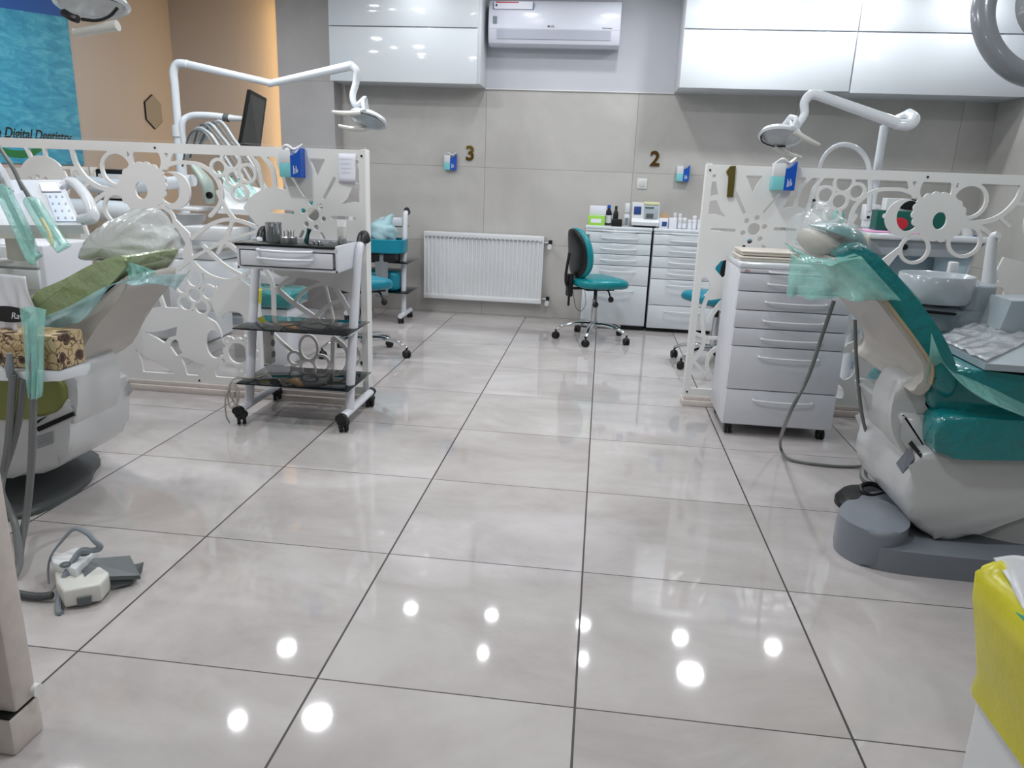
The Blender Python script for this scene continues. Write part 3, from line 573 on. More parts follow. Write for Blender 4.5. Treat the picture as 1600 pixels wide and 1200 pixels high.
# trays on it
for k, (z, lb) in enumerate(((.81, 'cream plastic instrument tray, lower of two on the mobile drawer cabinet'), (.835, 'cream plastic instrument tray with a lid, upper of two on the mobile drawer cabinet'))):
    t = thing('instrument_tray', lb, 'tray', (1.37, 2.2, z), 0, 'trays on the mobile cabinet'); e = .006*k
    B().box(1.225+e, 2.08+e, z, 1.52-e, 2.30-e, z+.014, .005).done('pan', W['cream'], t)
    B().box(1.218+e, 2.073+e, z+.014, 1.527-e, 2.307-e, z+.022, .004).done('rim', W['cream'], t)
t = thing('glove_packet', 'small royal blue packet behind the trays on the mobile drawer cabinet', 'packet', (1.56, 2.25, .81))
B().box(1.53, 2.2, .81, 1.62, 2.28, .842, .006).done('packet', W['blue'], t); B().box(1.53, 2.1, .81, 1.62, 2.195, .83, .003).done('paper_stack', W['liteblue'], t)

# ---------------------------------------------------------------- things on the rear cabinets
def simple(name, label, cat, group=None):
    return lambda b, m=None, **k: tag(b.done(name, m, **k), label, cat, group)
def carton(name, label, cat, x0, y0, z0, x1, y1, z1, m, extra=None):
    t = thing(name, label, cat, ((x0+x1)/2, (y0+y1)/2, z0)); B().box(x0, y0, z0, x1, y1, z1, .002).done('carton', m, t)
    if extra: extra(t)
    return t
def e1(t):
    b = B(); b.tube([(.487, 4.5185, 1.0), (.53, 4.5185, .985), (.555, 4.5185, 1.008)], .004, n=6); b.tube([(.487, 4.5185, .985), (.53, 4.5185, .968), (.572, 4.5185, 1.008)], .003, n=6); b.done('wave_print', W['navy'], t)
    B().box(.535, 4.5175, .938, .603, 4.5195, .958, .001).done('lettering_bar', W['navy'], t)
carton('glove_box', 'lime green carton at the left end of the rear cabinet', 'carton', .478, 4.50, .80, .605, 4.62, .872, W['lime'], lambda t: B().box(.50, 4.4985, .82, .58, 4.4995, .85).done('label', W['paper'], t))
carton('tissue_box', 'white tissue carton with blue wave print, on the lime green carton', 'carton', .487, 4.52, .872, .613, 4.62, .945, W['paper'], None)
def bottle(name, label, x, y, r, h, body, cap, shape=0, cat='bottle', group=None, z0=.80, squat=False):
    t = thing(name, label, cat, (x, y, z0), 0, group)
    if squat:
        B().lathe([(r*.9, 0), (r, .003), (r, h*.66), (r*.85, h*.74), (r*.8, h*.76)], (x, y, z0), n=20).done('body', body, t)
        B().lathe([(r*.93, h*.75), (r*.95, h*.97), (r*.85, h)], (x, y, z0), n=18).done('cap', cap, t)
    else:
        B().lathe([(r*.9, 0), (r, .004), (r, h*.6), (r*.75, h*.72), (r*.42, h*.8), (r*.42, h*.85)], (x, y, z0), n=20).done('body', body, t)
        B().lathe([(r*.5, h*.84), (r*.5, h*.985), (r*.42, h)], (x, y, z0), n=16).done('cap', cap, t)
    if shape: B().lathe([(r*1.01, h*.12), (r*1.01, h*.5)], (x, y, z0), n=20).done('label', W['paper'], t)
    return t
bottle('bottle', 'dark glass bottle with a royal blue cap on the rear cabinet', .635, 4.58, .026, .155, W['brown'], W['blue'], 1)
t = bottle('bottle', 'black nozzle bottle next to the blue-capped bottle', .69, 4.56, .02, .15, W['black'], W['black'])
carton('pen_tray', 'low black tub in front of the black nozzle bottle', 'tub', .66, 4.45, .80, .74, 4.51, .855, W['black'])
t = thing('dispenser', 'white two-tier dispenser left of the amalgam mixer', 'dispenser', (.775, 4.55, .80))
b = B(); b.box(.755, 4.52, .80, .797, 4.58, .89, .004); b.done('base', W['white'], t); b = B(); b.box(.757, 4.53, .905, .795, 4.57, .975, .005); b.cyl((.776, 4.55, .885), (.776, 4.55, .91), .012); b.done('hopper', W['white'], t)
B().box(.762, 4.518, .81, .79, 4.521, .865).done('label', W['grey'], t)
# mixer
t = thing('amalgam_mixer', 'white amalgam mixer with a blue keypad on the rear cabinet', 'mixer', (.91, 4.58, .80))
b = B(); b.prism([(4.47, .815), (4.46, .84), (4.50, .865), (4.51, .975), (4.66, .985), (4.66, .81)], YZ, .812, 1.02, .005); b.done('housing', W['white'], t)
B().box(.83, 4.48, .80, 1.0, 4.64, .813).done('foot', W['black'], t)
B().box(.826, 4.499, .895, .88, 4.507, .955, .002).done('keypad', W['navy'], t)
b = B(); b.box(.905, 4.492, .862, 1.01, 4.51, .968, .004); b.done('hood', W['lgrey'], t); B().box(.92, 4.489, .87, .975, 4.4935, .905).done('window', W['dgrey'], t)
B().box(.908, 4.489, .945, .975, 4.4935, .955).done('slot', W['dgrey'], t); B().box(.9, 4.50, .972, 1.015, 4.62, .99, .002).done('lid', W['yfilm'], t)
t = thing('applicator_cup', 'white box holding bamboo applicator sticks, right of the mixer', 'applicator box', (1.055, 4.52, .80))
b = B(); b.mat(W['paper']).box(1.022, 4.49, .80, 1.09, 4.56, .875, .002); b.mat(W['navy']).box(1.045, 4.4885, .815, 1.082, 4.4895, .85); b.done('box', None, t)
for k in range(7): B().cyl((1.035+.008*k, 4.52, .87), (1.025+.013*k, 4.53, .905+.008*(k % 3)), .0035, n=6).done('stick', W['wood'], t)
spec = [(1.125, 4.50, .03, .075, 'p', 'plain white carton between the applicator sticks and the clear jars'), ]
carton('carton', 'plain white carton right of the applicator sticks', 'carton', 1.098, 4.48, .80, 1.155, 4.54, .88, W['paper'])
for k, (x, y, r, h) in enumerate(((1.18, 4.5, .017, .085), (1.215, 4.5, .017, .085), (1.15, 4.62, .014, .115), (1.19, 4.62, .014, .112))):
    bottle('medicine_bottle', ('clear jar with a white cap, left of the front pair on the rear cabinet', 'clear jar with a white cap, right of the front pair on the rear cabinet', 'tall white-capped bottle behind the jars, nearer the sticks', 'tall white-capped bottle behind the jars, farther from the sticks')[k], x, y, r, h, W['glass'] if k < 2 else W['white'], W['white'], 1, group='small bottles on the rear cabinet', squat=True)
for k, (x, y, h) in enumerate(((1.255, 4.5, .072), (1.29, 4.5, .07), (1.33, 4.5, .075), (1.365, 4.49, .068), (1.30, 4.6, .10))):
    bottle('medicine_bottle', ('white medicine bottle standing just right of the clear jars', 'white medicine bottle second to the right of the clear jars', 'white medicine bottle third to the right of the clear jars', 'white medicine bottle nearest the right floral screen', 'white medicine bottle standing in the back row by itself')[k], x, y, .016, h, W['white'], W['paper'], 1, group='small bottles on the rear cabinet', squat=True)
# ---------------------------------------------------------------- stools
def caster(x, y, parent, r=.022, rz=0, z0=.045):
    d = Vector((math.cos(rz), math.sin(rz), 0)); c = Vector((x, y, r))
    h = B().ell((x, y, r+.012), r*.95, r*.95, r*.75, 12).cyl((x, y, r+.02), (x, y, z0+.02), .007, n=8).done('caster', W['black'], parent)
    for s in (-1, 1): B().cyl(c+d*s*.005, c+d*s*.019, r, n=16).done('wheel', W['rubber'], h)
    return h
def stool(x, y, rz, label, m, back=True, lift=0, group=None, sr=1):
    t = thing('dental_stool', label, 'stool', (0, 0, 0), 0, group)
    for k in range(5):
        a = 2*PI*k/5+.35; c, s = math.cos(a), math.sin(a)
        B().tube([(.02*c, .02*s, .115), (.12*c, .12*s, .118), (.22*c, .22*s, .098), (.275*c, .275*s, .068)], [.026, .021, .016, .013], n=10, flat=.75).done('leg', W['chrome'], t)
        caster(.275*c, .275*s, t, .024, a+.8, .05)
    B().cyl((0, 0, .085), (0, 0, .14), .034, .03).done('hub', W['chrome'], t)
    B().cyl((0, 0, .13), (0, 0, .30+lift), .024, .02).done('outer_column', W['chrome'], t); B().cyl((0, 0, .29+lift), (0, 0, .385+lift), .013).done('gas_lift', W['black'], t)
    z = .375+lift
    b = B(); b.box(-.10, -.07, z-.005, .12, .07, z+.018, .006); b.box(-.19, -.025, z, -.08, .025, z+.014, .003); b.done('mechanism', W['black'], t)
    for a, c in (((-.04, -.06, z), (-.06, -.15, z-.09)), ((.06, -.05, z), (.07, -.12, z-.06))):
        b = B(); b.tube([a, ((a[0]+c[0])/2, (a[1]+c[1])/2, a[2]-.01), c], .006, n=8); b.ell(c, .022, .016, .022, 12); b.done('lever', W['black'], t)
    rg = []
    for zz, k in ((.0, .80), (.012, .95), (.03, 1.0), (.05, .985), (.066, .9), (.074, .7), (.077, .4)):
        r2 = []
        for i in range(36):
            a = 2*PI*i/36; ex = .72
            u = math.copysign(abs(math.cos(a))**ex, math.cos(a)); v = math.copysign(abs(math.sin(a))**ex, math.sin(a))
            r2.append(Vector((.02+.205*sr*k*u, .20*sr*k*v, z+.018+zz-.012*(u > .5)*(u-.5)*2)))
        rg.append(r2)
    B().loft(rg).done('seat', m, t, 60)
    if back:
        def bk(off, th, k, zz): 
            r3 = []
            for i in range(32):
                a = 2*PI*i/32; u = math.copysign(abs(math.cos(a))**.8, math.cos(a)); v = math.copysign(abs(math.sin(a))**.8, math.sin(a))
                hgt = .175*k*v; wd = .17*k*u*(1-.12*(v > 0)*v)
                r3.append(Vector((-.185+off-.05*(hgt/.175)**2*0-.02*v+.03*(u*u)-.0, wd, z+.26+zz+hgt)))
            return r3
        B().loft([bk(0, 0, .93, 0), bk(.012, 0, 1, 0), bk(.035, 0, 1, 0), bk(.052, 0, .92, 0), bk(.06, 0, .6, 0)]).done('backrest', m, t, 60)
        B().loft([bk(-.022, 0, .75, 0), bk(-.015, 0, .93, 0), bk(-.001, 0, .97, 0)]).done('back_shell', W['black'], t, 60)
        b = B(); b.tube([(-.17, 0, z+.008), (-.225, 0, z+.02), (-.24, 0, z+.10), (-.222, 0, z+.26)], .02, n=8, flat=.4); b.box(-.225, -.035, z-.05, -.19, .035, z+.11, .008); b.box(-.215, -.008, z-.12, -.2, .008, z-.04, .004); b.done('back_bracket', W['black'], t)
        B().tube([(-.19, -.03, z-.01), (-.17, -.05, z-.12), (-.13, -.06, z-.15), (-.09, -.04, z-.1), (-.1, -.03, z)], .002, n=6).done('lever_cord', W['black'], t)
    t.location = (x, y, 0); t.rotation_euler = (0, 0, rz); return t
stool(.575, 4.0, .42, 'teal dental stool with a black-shelled backrest in front of the rear drawer cabinet', W['teal'])
stool(1.36, 3.42, 2.2, 'teal dental stool half hidden behind the right floral screen', W['teal2'], lift=.02)
stool(-.87, 3.08, .9, 'teal dental stool half hidden behind the left floral screen', W['teal2'], back=False, lift=.04, sr=.74)

# ---------------------------------------------------------------- glass-shelf trolley
def trolley(label):
    t = thing('glass_shelf_trolley', label, 'trolley', (-.75, 1.84, 0))
    for x, nm in ((-1.0, 'l'), (-.515, 'r')):
        f = B(); f.tube([(x, 1.635, .07), (x, 2.06, .07)], .022, n=12, flat=.75); f.done('foot_bar', W['powder'], t)
        for y in (1.63, 2.065): B().tube([(x, y-.012, .07), (x, y+.012, .07)], .026, n=12, flat=.8).done('foot_cap', W['black'], t)
        B().tube([(x, 1.74, .08), (x, 1.81, .4), (x, 1.9, .74), (x, 1.96, .83)], [.021, .021, .02, .019], n=12, flat=1.0).done('upright', W['powder'], t)
        B().tube([(x, 1.95, .815), (x, 1.975, .848), (x, 2.01, .852), (x, 2.035, .825)], .0215, n=12).done('handle_cap', W['black'], t)
        for y in (1.655, 2.04): caster(x, y, t, .032, .5, .055)
    for z, nm, y0, y1 in ((.44, 'shelf', 1.66, 1.99), (.185, 'shelf', 1.66, 2.0)):
        B().box(-1.02, y0, z, -.49, y1, z+.006, .002).done(nm, W['bglass'], t)
        for x in (-1.0, -.515): B().box(x-.02, 1.72, z-.012, x+.02, 1.9, z, .002).done('shelf_bracket', W['powder'], t)
    b = B(); b.box(-.985, 1.68, .712, -.53, 2.0, .722, .001); b.box(-.985, 1.68, .712, -.975, 2.0, .812, .001); b.box(-.54, 1.68, .712, -.53, 2.0, .826, .001); b.box(-.985, 1.99, .712, -.53, 2.0, .826); b.box(-.985, 1.68, .797, -.53, 1.69, .812); b.done('drawer_case', W['powder'], t)
    d = B().box(-.965, 1.672, .728, -.55, 1.96, .792, .002).done('drawer', W['powder'], t)
    for zz in (.80, .765): B().tube([(-.88, 1.675, zz), (-.87, 1.65, zz-.002), (-.76, 1.64, zz-.004), (-.65, 1.65, zz-.002), (-.64, 1.675, zz)], .006, n=8).done('handle', W['powder'], d)
    b = B()
    for a in ((-.967, .7255, -.548, .728), (-.967, .792, -.548, .7945)): b.box(a[0], 1.6785, a[1], a[2], 1.6795, a[3])
    for a in ((-.9675, .7255, -.965, .7945), (-.55, .7255, -.5475, .7945)): b.box(a[0], 1.6785, a[1], a[2], 1.6795, a[3])
    b.done('drawer_gap', W['dark'], t)
    B().box(-.99, 1.675, .812, -.545, 1.995, .822, .001).done('glass_top', W['bglass'], t)
    return t
tr = trolley('white trolley with a drawer and two smoked glass shelves by the left screen')
zt = .822
t = thing('steel_cup', 'polished steel cup on the glass-shelf trolley', 'cup', (-.865, 1.80, zt))
B().lathe([(.032, 0), (.034, .004), (.036, .082), (.038, .085), (.035, .085), (.032, .01)], (-.865, 1.80, zt), n=32).done('cup', M('mirror_steel', 'c3c9cb', .12, metal=.65, var=.05), t)
t = thing('bur_stand', 'round grey bur stand full of burs on the glass-shelf trolley', 'bur stand', (-.785, 1.77, zt))
B().lathe([(.036, 0), (.037, .006), (.037, .026), (.034, .03), (0, .03)], (-.785, 1.77, zt), n=32).done('body', W['steel'], t)
for k in range(11):
    a = k*2.4; r = .008+.0016*k; B().cyl((-.785+r*math.cos(a), 1.77+r*math.sin(a), zt+.028), (-.785+r*1.2*math.cos(a), 1.77+r*1.2*math.sin(a), zt+.048+.006*(k % 3)), .0022, n=6).done('bur', W['chrome'], t)
t = thing('shade_bottle', 'dark angled bottle neck leaning behind the bur stand', 'bottle', (-.735, 1.87, zt))
B().tube([(-.745, 1.87, zt), (-.735, 1.87, zt+.035), (-.728, 1.87, zt+.058)], [.012, .008, .011], n=10).done('body', M('dark_teal_glass', '0f4346', .1, coat=.5), t)
t = thing('black_folder', 'black card folder standing at the back left of the glass-shelf trolley', 'folder', (-.94, 1.93, zt))
B().prism([(-.985, zt+.052), (-.985, zt+.02), (-.935, zt), (-.90, zt), (-.90, zt+.018)], XZ, 1.955, 1.96).done('cover', W['black'], t)
t = thing('glass_jar', 'clear glass jar with a silver lid ring near the trolley handle', 'jar', (-.565, 1.86, zt))
B().lathe([(.016, 0), (.017, .02), (.022, .03), (.022, .105), (.020, .105), (.020, .03), (.01, .02)], (-.572, 1.86, zt), n=24).done('glass', W['glass'], t)
B().lathe([(.019, .0), (.019, .024), (.015, .03)], (-.572, 1.86, zt), n=24).done('base_ring', W['steel'], t); B().lathe([(.0185, .034), (.0185, .078)], (-.572, 1.86, zt), n=24).done('contents', W['cream'], t)
t = thing('clamp', 'small tangle of steel rubber-dam clamps on the front of the trolley top', 'clamps', (-.665, 1.73, zt), 0)
for k in range(3):
    cx = -.668+.018*k; B().tube([(cx-.008, 1.73+.01*k, zt+.003), (cx-.004, 1.735, zt+.016), (cx+.006, 1.742, zt+.012), (cx+.012, 1.75, zt+.004), (cx, 1.755, zt+.003)], .0022, n=6).done('clamp_bow', W['chrome'], t)
t = thing('tweezers', 'steel tweezers lying near the glass jar on the trolley', 'tweezers', (-.61, 1.88, zt))
for s in (-1, 1): B().tube([(-.64, 1.87+.004*s, zt+.003), (-.605, 1.875+.006*s, zt+.006), (-.57, 1.9, zt+.004)], .002, n=6).done('arm', W['chrome'], t)
t = thing('power_strip', 'white multi-socket strip fixed upright at the left leg of the trolley', 'power strip', (-.955, 1.90, .19))
B().box(-.975, 1.86, .235, -.935, 1.905, .425, .006).done('housing', W['warm'], t)
for k in range(3): B().cyl((-.934, 1.882, .28+k*.055), (-.932, 1.882, .28+k*.055), .017, n=18).done('socket', W['dgrey'], t)
t = thing('coiled_cable', 'beige coiled cable hanging at the lower left leg of the trolley', 'cable', (-1.0, 1.66, .19))
B().tube([(-.95, 1.88, .24), (-.93, 1.8, .21), (-.97, 1.72, .2), (-1.01, 1.63, .22), (-1.03, 1.62, .16), (-1.0, 1.615, .1), (-.985, 1.62, .16), (-1.01, 1.61, .21), (-1.035, 1.61, .15), (-1.02, 1.60, .09), (-.99, 1.605, .13), (-1.0, 1.6, .2), (-1.04, 1.6, .14), (-1.05, 1.61, .05), (-1.04, 1.62, .01)], .0035, n=6, sub=8).done('cord', W['off'], t)
B().box(-1.02, 1.60, .135, -1.0, 1.62, .165, .004).done('cord_tie', W['off'], t)

# ---------------------------------------------------------------- rear trolley
t = thing('side_trolley', 'white trolley with a teal tray and hanging cloth against the back wall', 'trolley', (-1.12, 4.28, 0))
for x in (-1.36, -.925):
    B().tube([(x, 4.14, .06), (x, 4.45, .06)], .02, n=10).done('foot_bar', W['powder'], t)
    B().tube([(x, 4.24, .07), (x, 4.25, .4), (x, 4.3, .8), (x, 4.33, .84)], .02, n=10).done('upright', W['powder'], t)
    B().tube([(x, 4.31, .825), (x, 4.345, .862), (x, 4.38, .84)], .021, n=10).done('handle_cap', W['black'], t)
    for y in (4.16, 4.43): caster(x, y, t, .024, .5, .04)
for z in (.47, .24): B().box(-1.4, 4.12, z, -.86, 4.46, z+.006, .002).done('shelf', W['bglass'], t)
B().box(-1.38, 4.32, .73, -.93, 4.44, .738, .002).done('top_shelf', W['bglass'], t)
t = thing('tray_bin', 'teal rounded tub standing on the rear white trolley', 'tub', (-1.12, 4.2, .5))
B().loft([[Vector((-1.09+.20*k*math.copysign(abs(math.cos(a))**.5, math.cos(a)), 4.19+.12*k*math.copysign(abs(math.sin(a))**.5, math.sin(a)), z)) for a in [2*PI*i/32 for i in range(32)]] for z, k in ((.545, .93), (.555, 1), (.645, 1.02), (.65, .98), (.60, .93))]).done('tub', W['teal2'], t)
B().box(-1.25, 4.1, .478, -.95, 4.28, .545, .01).done('black_base', W['black'], t)
def lump(name, c, r, m, seed, amp=.35, n=28, parent=None, rot=None):
    b = B(); b.ell((0, 0, 0), 1, 1, 1, n)
    for v in b.b.verts:
        d = v.co.normalized(); k = 1+amp*(noise.noise(d*2.1+Vector((seed, 0, 0)))+.5*noise.noise(d*5.5+Vector((0, seed, 0)))+.35*abs(noise.noise(d*11+Vector((seed, seed, 0)))))
        p = Vector((d.x*r[0], d.y*r[1], d.z*r[2]))*k
        v.co = (rot@p if rot is not None else p)+Vector(c)
    return b.done(name, m, parent, 80)
t = thing('plastic_bag', 'crumpled pale blue plastic bag in the teal tub on the rear trolley', 'bag', (-1.08, 4.19, .60)); lump('bag', (-1.09, 4.19, .69), (.12, .09, .095), W['ltbag'], 3, parent=t)
B().tube([(-1.05, 4.19, .75), (-1.02, 4.19, .80), (-.99, 4.18, .83)], [.05, .03, .008], n=10).done('twisted_neck', W['ltbag'], t)
t = thing('storage_box', 'lavender white box standing behind the pale blue bag on the rear trolley', 'box', (-.99, 4.35, .738)); B().box(-1.13, 4.30, .738, -.95, 4.42, .80, .003).done('carton', W['powder'], t)
t = thing('microfibre_cloth', 'grey speckled cloth hanging from the rear trolley', 'cloth', (-1.07, 4.11, .47))
B().sheet(lambda u, v: Vector((-1.11+.1*u, 4.105+.004*math.sin(9*u+v), .54-.33*v)), 10, 14).done('cloth', W['cloth'], t, solid=.004)
t = thing('blue_cushion', 'blue teal storage cushion on the lower shelf of the rear trolley', 'cushion', (-1.1, 4.3, .246)); B().box(-1.28, 4.16, .247, -.95, 4.42, .40, .03, 3).done('cushion', W['teal2'], t)
# ---------------------------------------------------------------- dental chairs
WT = M('film_wrapped_teal_vinyl', '077d80', .2, coat=1, var=.12, vs=12, bump=.7, bs=26, bd=.015)
WO = M('film_wrapped_olive_vinyl', '93a576', .16, coat=1, var=.22, vs=14, bump=1, bs=24, bd=.013)
SHELL = M('pale_grey_shell', 'b9b5af', .35, var=.03); BODYW = M('chair_body_white', 'c3c5c6', .28, coat=.2, var=.02)
def rot_y(a): return Matrix.Rotation(a, 3, 'Y')
def dental_chair(label, cfg):
    y0, y1 = cfg['y']; t = thing('dental_chair', label, 'dental chair', (cfg['c'][0], cfg['c'][1], 0))
    pr = lambda poly, a, b, nm, m, bev=.012, par=t, sm=3, ang=50: cfg.get('taper', lambda o: o)(B().prism(smooth2(poly, sm), XZ, a, b, bev, 3)).done(nm, m, par, ang)
    b = B(); b.prism(smooth2(cfg['base'], 5), XY, 0, cfg['bz'], .012, 3)
    if 'lump' in cfg: b.prism(smooth2(cfg['lump'], 5), XY, .0, cfg['lz'], .018, 3)
    b.done('base', cfg['bm'], t, 40)
    if cfg.get('column'): x, y, r = cfg['column']; B().lathe([(r*1.3, 0), (r, .08), (r*.9, .3)], (x, y, .01)).done('lift_column', BODYW, t)
    pr(cfg['housing'], y0+.0, y1-.05, 'seat_housing', BODYW, .03)
    if 'panel' in cfg: pr(cfg['panel'], y0+.06, y1-.06, 'rear_cover', BODYW, .02)
    if 'hinge' in cfg: pr(cfg['hinge'], *cfg['hy'], 'back_hinge_cover', BODYW, .02)
    for k, (poly, m, nm, a, b2) in enumerate(cfg['parts']): pr(poly, a, b2, nm, m, .02 if 'cushion' in nm else .006)
    return t
BASEG = M('chair_base_grey', '7c828b', .28, var=.03)
q_ = lambda x, y, Y: at(x, y, Y=Y)
rb = dental_chair('teal dental chair wrapped in clear film at the right, headrest bagged in white plastic', dict(
 y=(.86, 1.42), c=(1.9, 1.1), bz=.078, bm=BASEG,
 base=[(1.44, .99), (1.432, .86), (1.50, .785), (1.7, .76), (2.3, .76), (2.6, .8), (2.62, 1.2), (2.3, 1.3), (1.7, 1.27), (1.54, 1.12)],
 lump=[(1.43, .95), (1.425, .86), (1.48, .79), (1.555, .79), (1.62, .86), (1.645, .97), (1.63, 1.03), (1.52, 1.06)], lz=.125,
 column=(2.0, 1.1, .2),
 housing=[(1.665, .385), (1.61, .32), (1.59, .22), (1.63, .13), (1.70, .085), (1.78, .085), (1.96, .19), (2.2, .26), (2.7, .30), (2.7, .42), (2.2, .41)],
 panel=[(1.56, .48), (1.585, .40), (1.66, .23), (1.85, .10), (1.9, .3), (1.8, .42)],
 hinge=[(1.535, .56), (1.53, .46), (1.56, .38), (1.62, .32), (1.66, .38), (1.63, .47), (1.615, .57), (1.57, .59)], hy=(.93, 1.10),
 parts=[
  ([(1.276, .925), (1.385, .850), (1.472, .760), (1.540, .685), (1.582, .630), (1.582, .585), (1.55, .56), (1.585, .545), (1.610, .58), (1.600, .640), (1.551, .703), (1.483, .778), (1.394, .869), (1.286, .944)], SHELL, 'back_shell', .875, 1.43),
  ([(1.284, .940), (1.394, .869), (1.483, .778), (1.551, .703), (1.603, .640), (1.611, .58), (1.67, .54), (1.688, .60), (1.632, .71), (1.560, .80), (1.468, .893), (1.36, .985), (1.31, .985)], WT, 'back_cushion', .88, 1.42),
  ([(1.64, .50), (1.63, .41), (1.665, .372), (1.8, .372), (2.3, .41), (2.8, .44), (2.8, .53), (2.3, .52), (1.8, .50)], WT, 'seat_bolster_cushion', .83, 1.45),
  ([(1.62, .56), (1.65, .49), (1.8, .48), (2.3, .50), (2.8, .52), (2.8, .60), (2.3, .60), (1.85, .625), (1.68, .63)], WT, 'seat_cushion', .90, 1.40),
 ]))
B().tube([(1.284, .874, .936), (1.394, .874, .866), (1.483, .874, .775), (1.551, .874, .70), (1.598, .874, .64), (1.606, .876, .585)], .0055, n=8).done('piping', W['beigeseam'], rb)
decal('rating_label', [(1401, 724), (1411, 740), (1430, 716), (1419, 700)], W['label'], rb)
decal('dark_gap', [(1419, 693), (1438, 716), (1441, 710), (1424, 688)], W['dark'], rb)
balloon('headrest_pad', [(1249, 376), (1258, 358), (1280, 360), (1305, 372), (1326, 388), (1322, 399), (1290, 400), (1264, 394)], 1.06, .12, M('headrest_back_pad', 'b9b2a8', .45), rb, .02)
balloon('headrest_cushion', [(1268, 352), (1300, 346), (1326, 353), (1341, 367), (1346, 386), (1338, 400), (1324, 392), (1304, 372), (1285, 360)], 1.07, .15, WT, rb, .02, 2)
B().tube([q_(1290, 395, 1.12), q_(1330, 430, 1.15), q_(1350, 460, 1.15)], [.02, .02, .02], n=10).done('headrest_bar', W['chrome'], rb)
balloon('headrest_bag', [(1238, 388), (1233, 365), (1238, 347), (1250, 334), (1264, 325), (1271, 316), (1284, 315), (1289, 326), (1312, 338), (1334, 352), (1348, 372), (1350, 392), (1340, 405), (1312, 405), (1285, 403), (1256, 399)], 1.05, .19, W['hbag'], rb, .05, 5)
def drape(name, top, bot, m, par, nv=14, nu=24, wob=.012, ph=0):
    tp, _ = smooth_path([Vector(p) for p in top], [0]*len(top), 8); bt, _ = smooth_path([Vector(p) for p in bot], [0]*len(bot), 8)
    L = lambda P, u: (lambda f: P[int(f)].lerp(P[min(int(f)+1, len(P)-1)], f-int(f)))(u*(len(P)-1))
    def f(u, v):
        p = L(tp, u).lerp(L(bt, u), v); k = math.sin(17*u+5*v+ph)+.6*math.sin(31*u-4*v+ph)
        return p+Vector((0, wob*k*v, .3*wob*k*v))
    return B().sheet(f, nu, nv).done(name, m, par, 80, solid=.0008)
q = lambda x, y, Y: at(x, y, Y=Y)
drape('teal_drape', [q(1236, 396, .98), q(1262, 408, .92), q(1300, 410, .86), q(1345, 400, .86)], [q(1228, 462, .98), q(1270, 467, .9), q(1330, 468, .85), q(1410, 472, .85)], W['tealfilm'], rb)
drape('teal_collar', [q(1225, 378, 1.0), q(1262, 398, .95), q(1290, 404, .9), q(1335, 396, .88)], [q(1236, 392, 1.0), q(1262, 408, .93), q(1298, 412, .86), q(1350, 404, .86)], W['tealfilm'], rb, ph=1)
drape('teal_film', [q(1350, 385, 1.2), q(1392, 420, 1.2), q(1440, 470, 1.2)], [q(1376, 420, 1.3), q(1420, 470, 1.3), q(1450, 520, 1.3)], W['tealfilm'], rb, ph=2)
drape('seat_film', [q(1455, 520, .86), q(1480, 575, .84), q(1530, 620, .82), q(1610, 655, .82)], [q(1448, 600, .87), q(1500, 585, .95), q(1560, 590, .98), q(1615, 620, .98)], W['tealfilm'], rb, ph=3, wob=.006)
# hoses hanging from the chair
def hose(name, label, pts, r, m, cat='hose', parent=None, n=8):
    o = B().tube(pts, r, n=n, sub=8).done(name, m, parent)
    return o if parent is not None else tag(o, label, cat)
hose('power_cable', 'grey cable looping down from the right chair film across the floor', [q(1303, 470, .98), q(1286, 520, .98), q(1262, 590, 1.0), q(1232, 650, 1.05), at(1219, 695, Z=.06), at(1235, 718, Z=.01), at(1290, 727, Z=.008), at(1335, 729, Z=.008), at(1376, 724, Z=.03)], .0065, W['hose'], 'cable')
hose('power_cable', 'dark grey cable dropping straight down beside the right chair back', [q(1336, 500, 1.3), q(1338, 560, 1.3), q(1343, 620, 1.3), q(1352, 670, 1.3), q(1372, 710, 1.25), q(1385, 722, 1.2)], .0065, W['hose'], 'cable')
# foot control behind the base
t = thing('foot_pedal', 'black ring-handled foot control on the floor behind the right chair base', 'foot pedal', at(1375, 790, Z=0)); P = lambda x, y, z: at(x, y, Z=z)
b = B(); b.loft([[Vector((1.66+.13*k*math.cos(a), 1.28+.12*k*math.sin(a), z)) for a in [2*PI*i/28 for i in range(28)]] for z, k in ((0, 1), (.02, 1), (.045, .85), (.05, .5))]); b.done('body', W['black'], t)
B().tube([P(1384, 772, .07), P(1362, 775, .075), P(1347, 768, .085), P(1347, 759, .095), P(1362, 756, .1), P(1380, 764, .09), P(1388, 772, .08)], .009, n=10).done('ring_handle', W['black'], t)
B().tube([P(1390, 713, .12), P(1365, 718, .1), P(1351, 732, .07), P(1352, 750, .04), P(1380, 765, .03)], .015, n=10).done('hose', W['hose'], t)

